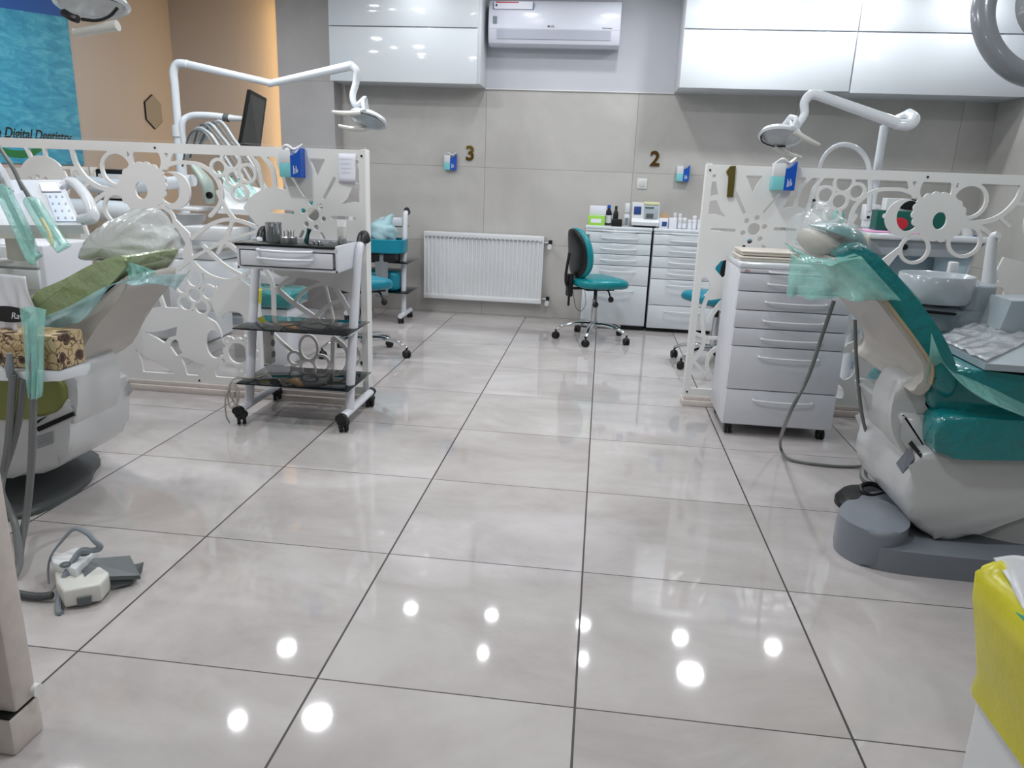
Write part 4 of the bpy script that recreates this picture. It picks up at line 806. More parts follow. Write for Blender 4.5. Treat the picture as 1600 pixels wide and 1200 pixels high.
# ---- left chair
def tap(b):
    for v in b.b.verts:
        if v.co.y > .75: v.co.y = .66+(v.co.y-.66)*min(1, max(.5, .5+(-.95-v.co.x)/.45*.5))
    return b
lb = dental_chair('olive green dental chair at the left with a white bag over its headrest', dict(
 y=(.66, 1.2), c=(-1.4, .93), bz=.022, bm=W['dgrey'],
 base=[(-1.26, .99), (-1.21, .88), (-1.20, .70), (-1.26, .58), (-1.5, .5), (-2.2, .5), (-2.3, .9), (-2.1, 1.2), (-1.55, 1.2), (-1.33, 1.12)],
 column=(-1.7, .9, .17),
 housing=[(-1.09, .42), (-1.07, .36), (-1.08, .26), (-1.13, .175), (-1.30, .115), (-1.9, .10), (-2.2, .2), (-2.2, .38), (-1.5, .37)],
 hinge=[(-1.055, .52), (-1.035, .46), (-1.05, .36), (-1.11, .28), (-1.25, .33), (-1.25, .5), (-1.14, .55)], hy=(.67, 1.04), taper=tap,
 parts=[
  ([(-.83, .81), (-.90, .755), (-1.02, .69), (-1.13, .635), (-1.25, .55), (-1.40, .42), (-1.40, .36), (-1.25, .42), (-1.05, .52), (-.95, .64), (-.84, .76)], SHELL, 'back_shell', .67, 1.21),
  ([(-.82, .84), (-.90, .765), (-1.02, .70), (-1.15, .645), (-1.2, .66), (-1.16, .73), (-1.03, .79), (-.915, .848), (-.81, .875)], WO, 'back_cushion', .66, 1.2),
  ([(-1.08, .47), (-1.085, .38), (-1.2, .335), (-1.5, .32), (-2.2, .36), (-2.2, .5), (-1.5, .48), (-1.2, .475)], W['olive'], 'seat_cushion', .645, 1.0),
 ]))
b = B()
for poly in ([(-1.135, .355), (-1.155, .33), (-1.03, .365), (-1.04, .385)],): pass
def on_near(px): return [(lambda v: (v.x, v.z))(at(x, y, Y=.657)) for x, y in px]
B().prism(on_near([(56, 668), (62, 674), (117, 649), (114, 643)]), XZ, .652, .664).done('slot', W['dark'], lb)
B().prism(on_near([(55, 659), (55, 664), (73, 650)]), XZ, .652, .664).done('slot', W['dark'], lb)
b = B()
for k in range(6): b.prism(on_near([(57, 682+3.6*k), (57, 683+3.6*k), (83, 675+3.4*k), (83, 674+3.4*k)]), XZ, .655, .658)
b.done('rating_label', W['grey'], lb)
balloon('headrest_cushion', [(153, 404), (149, 388), (156, 368), (172, 362), (200, 365), (215, 385), (205, 404), (180, 406)], .92, .13, W['olive'], lb, .02)
B().tube([q(215, 395, .95), q(190, 430, .95), q(170, 470, .95)], .018, n=10).done('headrest_bar', W['dgrey'], lb)
balloon('headrest_bag', [(151, 401), (151, 384), (158, 369), (170, 356), (190, 343), (205, 334), (222, 328), (238, 329), (247, 339), (256, 356), (262, 376), (263, 396), (258, 412), (246, 424), (233, 428), (222, 422), (208, 413), (190, 404), (168, 405)], .93, .17, M('cloudy_white_bag', 'd6d9d8', .25, alpha=.86, var=.06, vs=14, bump=.8, bs=14, bd=.012, coat=.4), lb, .16, 3)
drape('pale_blue_drape', [q(55, 500, .66), q(110, 478, .645), q(160, 450, .645), q(225, 432, .66), q(292, 428, .8)], [q(62, 522, .66), q(130, 500, .64), q(175, 446, .64), q(232, 444, .66), q(276, 452, .8)], W['bluefilm'], lb, ph=1)
drape('teal_collar', [q(182, 407, .7), q(210, 412, .66), q(245, 424, .68)], [q(185, 425, .7), q(215, 436, .66), q(240, 430, .68)], W['tealfilm'], lb)

# ---- delivery unit of the left chair
t = thing('delivery_console', 'white dental delivery console with a keypad above the left chair', 'dental console', (-1.3, .95, .9))
nr, fr = .86, 1.16
b = B(); A = q(-60, 352, nr); Bq = q(128, 352, nr); Cq = q(96, 281, fr); D = q(-60, 281, fr)
top = [A, Bq, Cq, D]; dn = Vector((0, .01, -.028))
b.loft([[v+dn for v in top], top]); b.done('slab', W['gloss'], t, 30)
b = B(); bt = [q(-60, 354, nr+.01), q(124, 353, nr+.01), q(100, 330, fr), q(-60, 330, fr)]; b.loft([[v+Vector((0, 0, -.04)) for v in bt], bt]); b.done('underside', W['warm'], t)
up = (Bq-A).cross(D-A).normalized(); up = up if up.z > 0 else -up
def onslab(x, y):
    d = (RT*((x-800)/FPX)+UP*((600-y)/FPX)+FW); return CAM+d*((A-CAM).dot(up)/d.dot(up))
def plate(b, px, h0, h1): return b.loft([[onslab(*p)+up*h0 for p in px], [onslab(*p)+up*h1 for p in px]])
plate(B(), [(88, 347), (122, 347), (100, 303), (72, 303)], .000, .003).done('keypad', M('keypad_blue', 'b7c4d6', .3, var=.1, vs=60), t)
b = B()
for i in range(4):
    for j in range(3):
        u, v = (i+.5)/4, (j+.5)/3; x = 72+28*v+(88-72+ (34-28)*v)*u; y = 303+44*u; plate(b, [(x-1.5, y-1.5), (x+1.5, y-1.5), (x+1.8, y+1.5), (x-1.3, y+1.5)], .003, .0042)
b.done('key_marks', W['grey'], t)
plate(B(), [(66, 300), (96, 300), (88, 287), (62, 287)], 0, .004).done('display', W['paper'], t)
hp = [onslab(126, 344)+up*.0, onslab(146, 344)+up*.01, onslab(147, 335)+up*.014, onslab(138, 314)+up*.016, onslab(124, 296)+up*.014, onslab(112, 288)+up*.008, onslab(98, 292)]
B().tube(hp, [.018, .02, .019, .018, .018, .02, .018], n=12).done('handle', W['gloss'], t)
B().tube([q(30, 362, .98), q(33, 405, .98)], [.045, .04], n=16).done('arm_joint', W['warm'], t)
for k, (pp, r0) in enumerate((([(-6, 268), (6, 300), (30, 350), (50, 398)], .020), ([(30, 282), (52, 318), (74, 355), (94, 382)], .019))):
    pts = [q(x, y, .84-.03*i) for i, (x, y) in enumerate(pp)]
    h = B().tube(pts, [.006, .009, .009, .004], n=8).done('handpiece', W['hose'], t)
    B().tube([pts[0].lerp(pts[1], .8), pts[1], pts[2], pts[3], pts[3]+Vector((.012, 0, -.014))], [r0*1.1, r0*1.5, r0*1.6, r0*1.4, r0*1.6], n=18, flat=.5).done('plastic_sleeve', W['tealfilm'], h)
B().tube([q(65, 341, .74), q(76, 362, .735), q(82, 384, .73)], [.004, .005, .006], n=8).done('syringe_tip', W['yfilm'], t)
for k, pp in enumerate(([(-30, 180), (0, 232), (20, 262), (36, 296)], [(-40, 250), (-15, 285), (4, 308)], [(-40, 215), (0, 268), (14, 300)])):
    B().tube([q(x, y, .9-.02*i) for i, (x, y) in enumerate(pp)], [.006, .006, .007, .007][:len(pp)] if k < 2 else .016, n=8).done('whip_arm', W['hose'] if k < 2 else W['gloss'], t)
# white cabinet behind it
t = thing('side_cabinet', 'low white side cabinet with slanted drawers under the delivery console', 'side cabinet', (-1.75, 1.5, 0))
b = B(); b.box(-2.3, 1.40, .0, -1.68, 1.70, .80, .01); b.done('body', W['powder'], t)
for z0_, z1_ in ((.62, .70), (.71, .79)):
    d = B().box(-2.28, 1.382, z0_, -1.70, 1.40, z1_, .003).done('drawer', W['gloss'], t); B().tube([(-2.1, 1.38, z0_+.03), (-1.95, 1.35, z0_+.02), (-1.8, 1.38, z0_+.03)], .008, n=8).done('handle', W['white'], d)
t = thing('paper_bib', 'white draped cloth hanging at the left edge behind the tissue box', 'cloth', q(25, 470, .62))
drape('cloth', [q(-40, 428, .66), q(0, 428, .66), q(40, 432, .66)], [q(-40, 505, .63), q(10, 505, .62), q(56, 502, .62)], W['whitebag'], t, wob=.01)
# assistant tray with the tissue box
t = thing('assistant_arm', 'white assistant holder arm under the tissue box at the left', 'holder arm', q(0, 590, .5))
b = B(); b.prism(smooth2([(-1.5, .47), (-1.04, .47), (-.955, .50), (-.93, .58), (-1.0, .63), (-1.5, .63)], 3), XY, .518, .549, .008, 2); b.done('arm_plate', W['gloss'], t)
B().lathe([(.012, 0), (.012, .003)], q(0, 577, .485), (0, -1, 0)).done('button', W['warm'], t)
for x in (15, 52): B().tube([q(x, 552, .455), q(x, 572, .455), q(x+1, 590, .455)], [.007, .012, .009], n=10).done('hose_holder', W['grey'], t)
def hosep(pts, r=.0105): return B().tube(pts, r, n=10, sub=8)
h1 = [q(20, 585, .455), q(17, 640, .455), q(12, 700, .45), q(5, 740, .45), q(2, 770, .42), q(22, 815, .4), q(28, 850, .35), q(30, 880, .3), q(20, 905, .25)]
h2 = [q(36, 592, .47), q(30, 650, .47), q(18, 700, .46), q(4, 745, .46), q(-2, 800, .44), q(-6, 850, .4)]
h3 = [q(52, 615, .455), q(51, 680, .455), q(48, 740, .45), q(42, 800, .43), q(33, 850, .38), q(28, 885, .33), q(14, 898, .3)]
for h in (h1, h2, h3): hosep(h).done('suction_hose', W['hose'], t)
drape('teal_sleeve', [q(31, 482, .46), q(50, 479, .45), q(72, 484, .46)], [q(46, 622, .45), q(55, 623, .44), q(65, 620, .45)], W['tealfilm'], t, wob=.006)
B().tube([q(50, 500, .47), q(51, 560, .465), q(52, 600, .46)], [.012, .010, .009], n=10).done('suction_handle', W['grey'], t)
def florid(nt, b):
    tc = nt.nodes['Texture Coordinate']; outs = []
    nz = nt.nodes.new('ShaderNodeTexNoise'); nz.inputs['Scale'].default_value = 30; nz.inputs['Detail'].default_value = 3; nt.links.new(tc.outputs['Object'], nz.inputs['Vector'])
    mx = nt.nodes.new('ShaderNodeMix'); mx.data_type = 'VECTOR'; mx.inputs['Factor'].default_value = .03; nt.links.new(tc.outputs['Object'], mx.inputs[4]); nt.links.new(nz.outputs['Color'], mx.inputs[5])
    for sc, ft in ((17, 'F1'), (38, 'DISTANCE_TO_EDGE')):
        v = nt.nodes.new('ShaderNodeTexVoronoi'); v.inputs['Scale'].default_value = sc; v.feature = ft; nt.links.new(mx.outputs[1], v.inputs['Vector']); outs.append(v.outputs['Distance'])
    cr = nt.nodes.new('ShaderNodeValToRGB'); e = cr.color_ramp.elements; cr.color_ramp.interpolation = 'CONSTANT'
    e[0].position = 0; e[0].color = (*lin('3a2420'), 1); e[1].position = .2; e[1].color = (*lin('6b5142'), 1); e.new(.26).color = (*lin('2a1c18'), 1); e.new(.29).color = (*lin('c2ab84'), 1); e.new(.6).color = (*lin('a98f66'), 1)
    nt.links.new(outs[0], cr.inputs['Fac'])
    m2 = nt.nodes.new('ShaderNodeMix'); m2.data_type = 'RGBA'; nt.links.new(math_node(nt, 'LESS_THAN', outs[1], .035), m2.inputs['Factor']); nt.links.new(cr.outputs[0], m2.inputs['A']); m2.inputs['B'].default_value = (*lin('54402f'), 1)
    nt.links.new(m2.outputs['Result'], b.inputs['Base Color'])
TB = drawn(M('flower_print_card', 'b59f78', .4), florid)
t = thing('tissue_box', 'brown flower-print tissue box with a black oval lid at the left edge', 'tissue box', q(60, 560, .56))
B().box(-1.19, .497, .551, -.948, .61, .652, .003).done('carton', TB, t)
oc = q(12, 491, .53); B().prism([(oc.x+.072*math.cos(a), oc.z+.024*math.sin(a)) for a in [2*PI*i/36 for i in range(36)]], XZ, .53, .532).done('black_oval', W['black'], t)
B().sheet(lambda u, v: Vector((-1.165+.07*u, .545+.012*math.sin(5*u), .652+.045*v*(1-.3*abs(2*u-1)))), 8, 6).done('pulled_tissue', W['paper'], t, solid=.001)
text('lettering', 'Rav', .026, (oc.x+.028, .5295, oc.z-.004), FACE_CAM, W['paper'], t, .0004, shear=.3)

# ---- foot pedal on the floor at the front left
t = thing('foot_pedal', 'white and grey dental foot pedal with a guard loop on the front left floor', 'foot pedal', (-.76, .22, 0))
F0 = lambda x, y, z=0: (lambda v: (v.x, v.y))(at(x, y, Z=z))
b = B(); b.prism([F0(84, 880, .02), F0(91, 935, .01), F0(103, 955, .0), F0(160, 944, 0), F0(173, 928, 0), F0(172, 908, .03), F0(130, 880, .03)], XY, .008, .060, .008, 3); b.done('housing', W['warm'], t)
b = B(); b.prism([F0(80, 882, .06), F0(84, 892, .06), F0(120, 902, .06), F0(155, 870, .06), F0(120, 866, .06)], XY, .055, .085, .008, 2); b.done('upper_housing', W['white'], t)
pp = [at(126, 874, Z=.075), at(203, 868, Z=.06), at(219, 899, Z=.03), at(132, 902, Z=.06)]
b = B(); b.loft([[v+Vector((0, 0, -.012)) for v in pp], pp]); b.done('pedal_plate', W['pgrey'], t)
pp = [at(172, 905, Z=.03), at(210, 895, Z=.03), at(207, 912, Z=.008), at(174, 920, Z=.008)]
b = B(); b.loft([[v+Vector((-.01, .06, 0)) for v in pp], pp]); b.done('pedal_foot', W['dgrey'], t)
gd = [at(76, 912, Z=.02), at(75, 890, Z=.05), at(80, 868, Z=.09), at(97, 845, Z=.13), at(115, 827, Z=.16), at(135, 832, Z=.16), at(148, 845, Z=.14), at(157, 855, Z=.12), at(146, 860, Z=.11), at(128, 860, Z=.11), at(115, 875, Z=.09), at(102, 900, Z=.06), at(94, 925, Z=.03), at(91, 955, Z=.006), at(97, 957, Z=.006)]
B().tube(gd, [.003, .003, .003, .004, .006, .008, .008, .008, .008, .008, .008, .008, .008, .008, .007], n=8, sub=5).done('guard', W['grey'], t)
decal('side_switch', [(120, 934), (121, 944), (143, 940), (143, 930)], W['pgrey'], t, .001, .006)
b = B(); b.ell(at(102, 882, Z=.088), .014, .014, .006, 14); b.ell(at(133, 864, Z=.088), .014, .014, .006, 14); b.done('top_button', W['pgrey'], t)
cp = [at(82, 930, Z=.02), at(60, 932, Z=.014), at(35, 929, Z=.014), at(10, 922, Z=.014)]
sp, _ = smooth_path(cp, [0]*4, 14); B().tube(sp, [.011 if i % 2 else .0085 for i in range(len(sp))], n=10, straight=True).done('corrugated_hose', W['dgrey'], t)

# ---------------------------------------------------------------- bin at the front right
BX, BYY = 1.356, -.09
t = thing('waste_bin', 'white bin with a bright yellow liner at the front right edge', 'waste bin', (BX+.15, BYY-.15, 0))
bx0, bx1, by0, by1 = BX, BX+.30, BYY-.30, BYY
rr = lambda x0, y0, x1, y1, z, rad, w_=0, seed=0, n=10: [Vector(((x1-rad if sx > 0 else x0+rad)+rad*math.cos(a), (y1-rad if sy > 0 else y0+rad)+rad*math.sin(a), z+w_*math.sin(7*a+seed)+.5*w_*math.sin(13*a+seed))) for sx, sy, a0 in ((1, 1, 0), (-1, 1, PI/2), (-1, -1, PI), (1, -1, 1.5*PI)) for a in [a0+PI/2*i/n for i in range(n+1)]]
B().loft([rr(bx0+.006, by0+.006, bx1-.006, by1-.006, 0, .03), rr(bx0, by0, bx1, by1, .42, .03)]).done('body', W['white'], t)
rg = [rr(bx0-.008, by0-.008, bx1+.008, by1+.008, z, .035, .006*(k in (0, 1)), k) for k, z in enumerate((.222, .24))]+[rr(bx0-.012-.011*k, by0-.012-.008*k, bx1+.012, by1+.006+.004*k, .27+.052*k, .05, .005, k) for k in range(4)]+[rr(bx0-.048, by0-.035, bx1+.02, by1+.02, .47, .05, .006, 1), rr(bx0-.018, by0-.01, bx1, by1+.005, .50, .05, .006, 2), rr(bx0+.03, by0+.04, bx1-.04, by1-.04, .48, .04, .004, 3), rr(bx0+.05, by0+.06, bx1-.05, by1-.05, .38, .04)]
B().loft(rg, caps=False).done('yellow_liner', W['yellow'], t, 80)
t = thing('plastic_bag', 'white plastic bag stuffed in the top of the yellow-lined bin', 'bag', (BX+.15, BYY-.15, .43)); lump('bag', (BX+.17, BYY-.15, .44), (.13, .12, .07), W['whitebag'], 12, .25, parent=t)
qx = lambda x, y, X: at(x, y, X=X)
drape('hanging_flap', [qx(1552, 872, 1.36), qx(1590, 868, 1.36), qx(1640, 880, 1.36)], [qx(1575, 905, 1.325), qx(1605, 960, 1.322), qx(1650, 985, 1.322)], W['whitebag'], t, wob=.006)
t = thing('film_scrap', 'teal film scrap hanging out of the yellow-lined bin', 'film scrap', (1.32, -.2, .4))
drape('film', [qx(1576, 950, 1.318), qx(1600, 962, 1.318), qx(1640, 975, 1.318)], [qx(1580, 966, 1.318), qx(1602, 992, 1.318), qx(1640, 1010, 1.318)], M('solid_teal_film', '3fae98', .3, alpha=.9), t, wob=.003)
# ---------------------------------------------------------------- spittoon unit beside the right chair
t = thing('spittoon_unit', 'blue-grey spittoon unit with a round bowl beside the right chair', 'spittoon', (2.0, 1.75, 0))
SG = M('spittoon_blue_grey', '9ba6ac', .28, coat=.2, var=.02)
cx, cy, zb = 1.925, 1.72, .81
B().lathe([(.09, -.10), (.125, -.095), (.136, -.07), (.138, .008), (.134, .012), (.126, .006), (.115, -.03), (.06, -.055), (.01, -.06)], (cx, cy, zb+.008), n=48).done('bowl', M('bowl_grey', 'aab2b8', .2, coat=.5, var=.02), t, 50)
B().lathe([(.10, -.19), (.105, -.165), (.115, -.12), (.09, -.10)], (cx, cy, zb), n=40).done('bowl_support', SG, t)
B().prism(smooth2([(1.83, 1.70), (1.85, 1.62), (2.0, 1.64), (2.13, 1.66), (2.16, 1.75), (2.12, 1.95), (1.95, 1.95), (1.85, 1.85)], 3), XY, .60, .70, .012, 3).done('shoulder', SG, t)
B().prism(smooth2([(1.98, 1.75), (2.02, 1.66), (2.12, 1.66), (2.15, 1.75), (2.12, 1.92), (2.0, 1.92)], 3), XY, .69, .80, .01, 3).done('tower', SG, t)
B().box(1.90, 1.66, 0, 2.2, 1.98, .61, .03, 3).done('cabinet', SG, t)
B().box(1.905, 1.655, .50, 1.96, 1.665, .60, .003).done('side_panel', W['white'], t)
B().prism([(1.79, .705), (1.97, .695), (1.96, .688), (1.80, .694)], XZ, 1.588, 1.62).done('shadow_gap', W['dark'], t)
B().tube([q(1545, 442, 1.78), q(1548, 400, 1.78), q(1552, 372, 1.78), q(1560, 367, 1.76)], [.027, .021, .018, .014], n=14).done('water_spout', W['white'], t)
B().box(2.02, 1.84, .80, 2.055, 1.87, .87, .006).done('cup_filler', W['white'], t)
# instrument tray wrapped in film
t = thing('instrument_tray', 'grey instrument tray wrapped in clear film beside the right chair', 'tray', q(1540, 540, 1.2))
c4 = [at(1462, 530, Z=.655), at(1528, 503, Z=.655), at(1640, 520, Z=.655), at(1640, 575, Z=.655), at(1540, 568, Z=.655)]
b = B(); b.loft([[v+Vector((0, 0, -.02)) for v in c4], c4]); b.done('pan', W['lgrey'], t)
def film(u, v):
    a = c4[0].lerp(c4[1], v); b_ = c4[4].lerp(c4[2], v); p = a.lerp(b_, u); return p+Vector((0, 0, .008+.010*noise.noise(Vector((u*9, v*6, 1)))))
B().sheet(film, 34, 20).done('film_wrap', M('bright_cling_film', 'dfe3e8', .12, alpha=.6, coat=1, bump=1, bs=30), t, 70, solid=.0008)
b = B(); b.prism([(0, 0), (.2, 0), (.2, -.05), (.05, -.05)], lambda u, v, w_: at(1480, 548, Z=.635)+Vector((u, -u*.75+w_, v)), 0, .02); b.done('tray_bracket', W['dgrey'], t)
t = thing('control_panel', 'grey control panel housing at the right edge beside the spittoon', 'control panel', q(1595, 490, 1.5))
B().prism([(x, z) for x, z in [(lambda v: (v.x, v.z))(at(px, py, Y=1.5)) for px, py in ((1553, 512), (1572, 467), (1640, 467), (1640, 530), (1560, 520))]], XZ, 1.46, 1.62, .01, 2).done('housing', SG, t)

# ---------------------------------------------------------------- operating lights on poles
def lamp_head(c, parent, yaw=0, tilt=.35, k=1.0, nod=-.45, hs=(-1, 1)):
    R = Matrix.Rotation(nod, 3, 'X') @ Matrix.Rotation(yaw, 3, 'Z') @ Matrix.Rotation(tilt, 3, 'Y')
    c = Vector(c); P = lambda x, y, z: c+R@(Vector((x, y, z))*k)
    def emb(b): return b
    b = B(); b.lathe([(.02, .045), (.06, .04), (.095, .02), (.105, 0), (.095, -.008), (.088, 0), (.07, .012), (.0, .02)], (0, 0, 0), n=36, sx=1.15, sy=.95)
    for v in b.b.verts: v.co = P(*v.co)
    h = b.done('lamp_head', W['gloss'], parent, 50)
    b = B(); b.lathe([(.088, -.002), (.06, .010), (.01, .016)], (0, 0, 0), n=30, sx=1.12, sy=.92)
    for v in b.b.verts: v.co = P(*v.co)
    b.done('reflector', W['lens'], h)
    b = B(); b.tube([P(.10, -.03, -.004), P(.06, -.075, -.006), (P(-.01, -.088, -.006)), P(-.07, -.06, -.006)], .004*k, n=6); b.done('black_rim', W['black'], h)
    for s in hs: B().tube([P(-.02, .09*s, -.01), P(-.10, .085*s, -.03), P(-.18, .075*s, -.035)], [.013*k, .014*k, .009*k], n=10).done('handle', W['warm'], h)
    for s in (-1, 1): B().tube([P(0, .1*s, 0), P(-.03, .08*s, .07), P(-.05, .0, .13)], [.012*k, .012*k, .014*k], n=8).done('fork', W['gloss'], h)
    return P(-.05, 0, .13)
def pole_light(label, pole, arm, head, yaw, tilt):
    t = thing('operating_light', label, 'operating light', (pole[0][0], pole[0][1], 0))
    tip = lamp_head(head, t, yaw, tilt)
    B().tube([pole[0], pole[1]], [.032, .032], n=18).done('pole', W['gloss'], t)
    B().tube([Vector(pole[1])-Vector((0, 0, .02)), pole[2]], [.024, .024], n=16).done('upper_pole', W['gloss'], t)
    B().tube([Vector(pole[1])-Vector((0, 0, .05)), Vector(pole[1])+Vector((0, 0, .02))], [.04, .04], n=18).done('collar', W['white'], t)
    for i, (seg, r) in enumerate(arm): B().tube(seg+([tip] if i == len(arm)-1 else []), r, n=14).done('arm', W['gloss'], t)
    return t
PY = 3.3
V = lambda x, y, Y=PY: at(x, y, Y=Y)
px_ = -2.15
pl = pole_light('white pole-mounted operating light behind the left floral screen', [(px_, PY, .752), (px_, PY, 1.36), (px_, PY, 1.66)],
  [([Vector((px_, PY, 1.62)), Vector((px_, PY, 1.70)), Vector((px_+.03, PY, 1.745)), Vector((px_+.10, PY-.01, 1.745))], [.024, .026, .026, .024]), ([Vector((px_+.09, PY, 1.745)), V(424, 130, 3.15)], [.024, .020]),
   ([V(420, 131, 3.16), V(552, 102, 3.0)], [.021, .026]), ([V(548, 102, 3.0), V(557, 112, 3.0), V(556, 130, 3.0), V(551, 150, 2.98), V(556, 165, 2.97)], [.024, .022, .020, .019, .016])], V(574, 188, 2.95), .1, .15)
# monitor on the same post
t = thing('monitor', 'black monitor seen edge-on on a white arm at the left dental unit', 'monitor', V(396, 185))
B().tube([Vector((px_+.035, PY-.0, 1.2)), Vector((px_+.04, PY-.02, 1.38)), V(296, 182), V(320, 180), V(352, 183)], [.018, .02, .022, .021, .021], n=12).done('support_arm', W['gloss'], t)
B().tube([V(350, 183), V(358, 185)], [.024, .024], n=12).done('arm_joint', W['dgrey'], t); B().tube([V(358, 184), V(380, 186)], [.02, .016], n=12).done('swivel', W['white'], t)
b = B(); cs = [V(391, 140, 3.2), V(417, 154, 3.55), V(406, 240, 3.55), V(376, 226, 3.2)]
b.loft([[v+Vector((-.02, -.0, 0)) for v in cs], cs]); b.done('casing', W['black'], t)
sc_ = [cs[0].lerp(cs[2], .06), cs[1].lerp(cs[3], .06), cs[2].lerp(cs[0], .06), cs[3].lerp(cs[1], .06)]
b = B(); b.loft([[v+Vector((-.004, -.006, 0)) for v in sc_], [v+Vector((.003, -.012, 0)) for v in sc_]]); b.done('screen', M('dark_screen', '2e3231', .12), t)
# right unit
rp = V(1362, 300)
pr_ = pole_light('white pole-mounted operating light behind the right floral screen', [(2.16, PY, .0), (2.16, PY, .98), (2.16, PY, 1.50)],
  [([V(1385, 193), V(1400, 188, 3.2), V(1420, 180, 3.1)], [.026, .028, .030]), ([V(1420, 178, 3.1), V(1428, 186, 3.0), V(1420, 195, 2.95), V(1398, 194, 2.95)], [.028, .032, .030, .026]), ([V(1400, 192, 2.95), V(1282, 150, 2.9)], [.030, .026]),
   ([V(1284, 150, 2.9), V(1268, 148, 2.9), V(1257, 160, 2.9), V(1257, 178, 2.9), V(1248, 194, 2.88), V(1240, 206, 2.86)], [.026, .025, .023, .021, .018, .015])], V(1220, 214, 2.82), PI+.35, -.05)
for o in pr_.children_recursive: pass
# the screen clamp on that pole
B().box(2.12, 3.255, .97, 2.20, 3.345, 1.06, .006).done('clamp', W['white'], pr_)
b = B()
for i in (0, 1):
    for j in (0, 1): b.box(2.13+.04*i, 3.25, .98+.04*j, 2.145+.04*i, 3.256, .995+.04*j)
b.done('clamp_screws', W['black'], pr_)

# near lights at the top corners
t = thing('operating_light', 'chrome-rimmed operating light head at the top left corner of the room view', 'operating light', V(150, 20, 1.0))
tip = lamp_head(V(144, 8, 1.0), t, .15, -.1, .95, -.25, ())
B().tube([V(128, 30, .9), V(150, 32, .89), V(170, 26, .89), V(184, 12, .9)], .005, n=8).done('black_rim', W['black'], t)
B().tube([V(100, 20, .91), V(112, 27, .9), V(122, 30, .9)], .012, n=8).done('black_joint', W['black'], t)
B().tube([tip, V(60, -60, 1.0), V(-40, -150, 1.0), V(-80, -60, 1.05)], [.018, .02, .022, .022], n=12).done('arm', W['gloss'], t)
B().tube([V(118, 52, .92), V(150, 46, .9), V(184, 40, .9)], [.014, .013, .016], n=12).done('grip', W['warm'], t)
B().tube([V(-80, -60, 1.05), V(-160, 40, 1.2), Vector((-1.9, 1.4, .9)), Vector((-1.9, 1.4, .0))], .024, n=12).done('support_arm', W['gloss'], t)
t = thing('operating_light', 'grey ring-shaped operating light head at the top right corner', 'operating light', V(1600, 30, 1.0))
c = V(1612, 34, 1.0); Rr = Matrix.Rotation(.25, 3, 'Z') @ Matrix.Rotation(PI/2-.35, 3, 'X'); b = B(); R0 = .15
LG = M('lamp_ring_grey', '8f959c', .25, coat=.3, var=.02)
prev = None
for i in range(49):
    a = 2*PI*i/48; cc = Vector((math.cos(a), math.sin(a)*1.05, 0))*R0; o = cc.normalized(); rr_ = []
    for k in range(12):
        f = 2*PI*k/12; rr_.append(c+Rr@(cc+o*.033*math.cos(f)+Vector((0, 0, .026*math.sin(f)))))
    rv = b.ring(rr_)
    if prev: b.bridge(prev, rv)
    prev = rv
b.done('ring_housing', LG, t, 60)
b = B(); b.lathe([(.10, .0), (.09, .02), (.03, .03)], (0, 0, 0), n=30)
for v in b.b.verts: v.co = c+Rr@(v.co+Vector((.05, .03, .0)))
b.done('lens_cluster', W['lens'], t)
for k in range(3): B().ell(V(1541+7*k, 34+1.5*k, .955), .003, .003, .003, 8).done('status_lamp', W['paper'], t)
B().tube([c+Vector((.1, 0, .05)), c+Vector((.35, .1, .15)), c+Vector((.7, .5, .1)), Vector((2.75, 1.7, 1.5)), Vector((2.75, 1.7, 0))], [.02, .024, .026, .028, .03], n=12).done('support_arm', W['gloss'], t)
B().tube([c+Rr@Vector((-.03, .12, .0)), c+Rr@Vector((.05, .03, .01)), c+Vector((.1, 0, .05))], .013, n=10).done('fork', LG, t)

# ---------------------------------------------------------------- dental unit behind the left screen
t = thing('dental_unit', 'white dental unit with a spittoon behind the left floral screen', 'dental unit', (-2.1, 3.1, 0))
B().tube([Vector((-2.75, 3.15, 1.0)), Vector((-2.45, 3.05, .99)), Vector((-2.1, 2.95, 1.02)), Vector((-1.85, 2.9, 1.05))], [.055, .05, .04, .035], n=14).done('swing_arm', W['gloss'], t)
B().tube([Vector((-2.8, 3.0, .84)), Vector((-2.4, 2.95, .85)), Vector((-2.1, 2.95, .84))], [.07, .06, .055], n=14).done('lower_arm', W['gloss'], t)
B().lathe([(.03, -.10), (.06, -.08), (.10, -.03), (.105, .0), (.10, .002), (.06, -.04), (.01, -.05)], V(293, 335, 2.95), n=32).done('spittoon_bowl', W['white'], t)
B().box(-2.45, 3.12, .0, -1.95, 3.48, .75, .03, 3).done('unit_body', W['gloss'], t)
B().box(-2.3, 2.72, .60, -1.62, 3.0, .66, .02, 2).done('worktop', W['white'], t)
B().box(-2.15, 2.75, .88, -1.75, 2.98, .90, .008, 2).done('tray_shelf', W['white'], t)
B().box(-1.95, 2.7, .3, -1.5, 3.0, .60, .02, 2).done('arm_cabinet', W['gloss'], t)
hd = B(); hd.tube([V(300, 255, 2.85), V(322, 285, 2.85), V(330, 318, 2.85)], [.03, .06, .045], n=18, flat=.5); hd.done('film_sensor_arm', M('pale_green_grey', '9aa79f', .35), t)
B().lathe([(.02, 0), (.02, .012), (.013, .012), (.012, .004)], V(328, 305, 2.80), (0, -1, 0), n=20).done('round_knob', W['black'], t)
B().box(-2.83, 3.4, .85, -2.62, 3.55, 1.09, .01).done('black_backing', W['black'], t)
B().box(-2.80, 3.38, .90, -2.60, 3.41, 1.06, .006).done('white_panel', W['white'], t)
t = thing('delivery_unit', 'delivery unit with arching instrument hoses behind the left floral screen', 'delivery unit', V(360, 300, 2.9))
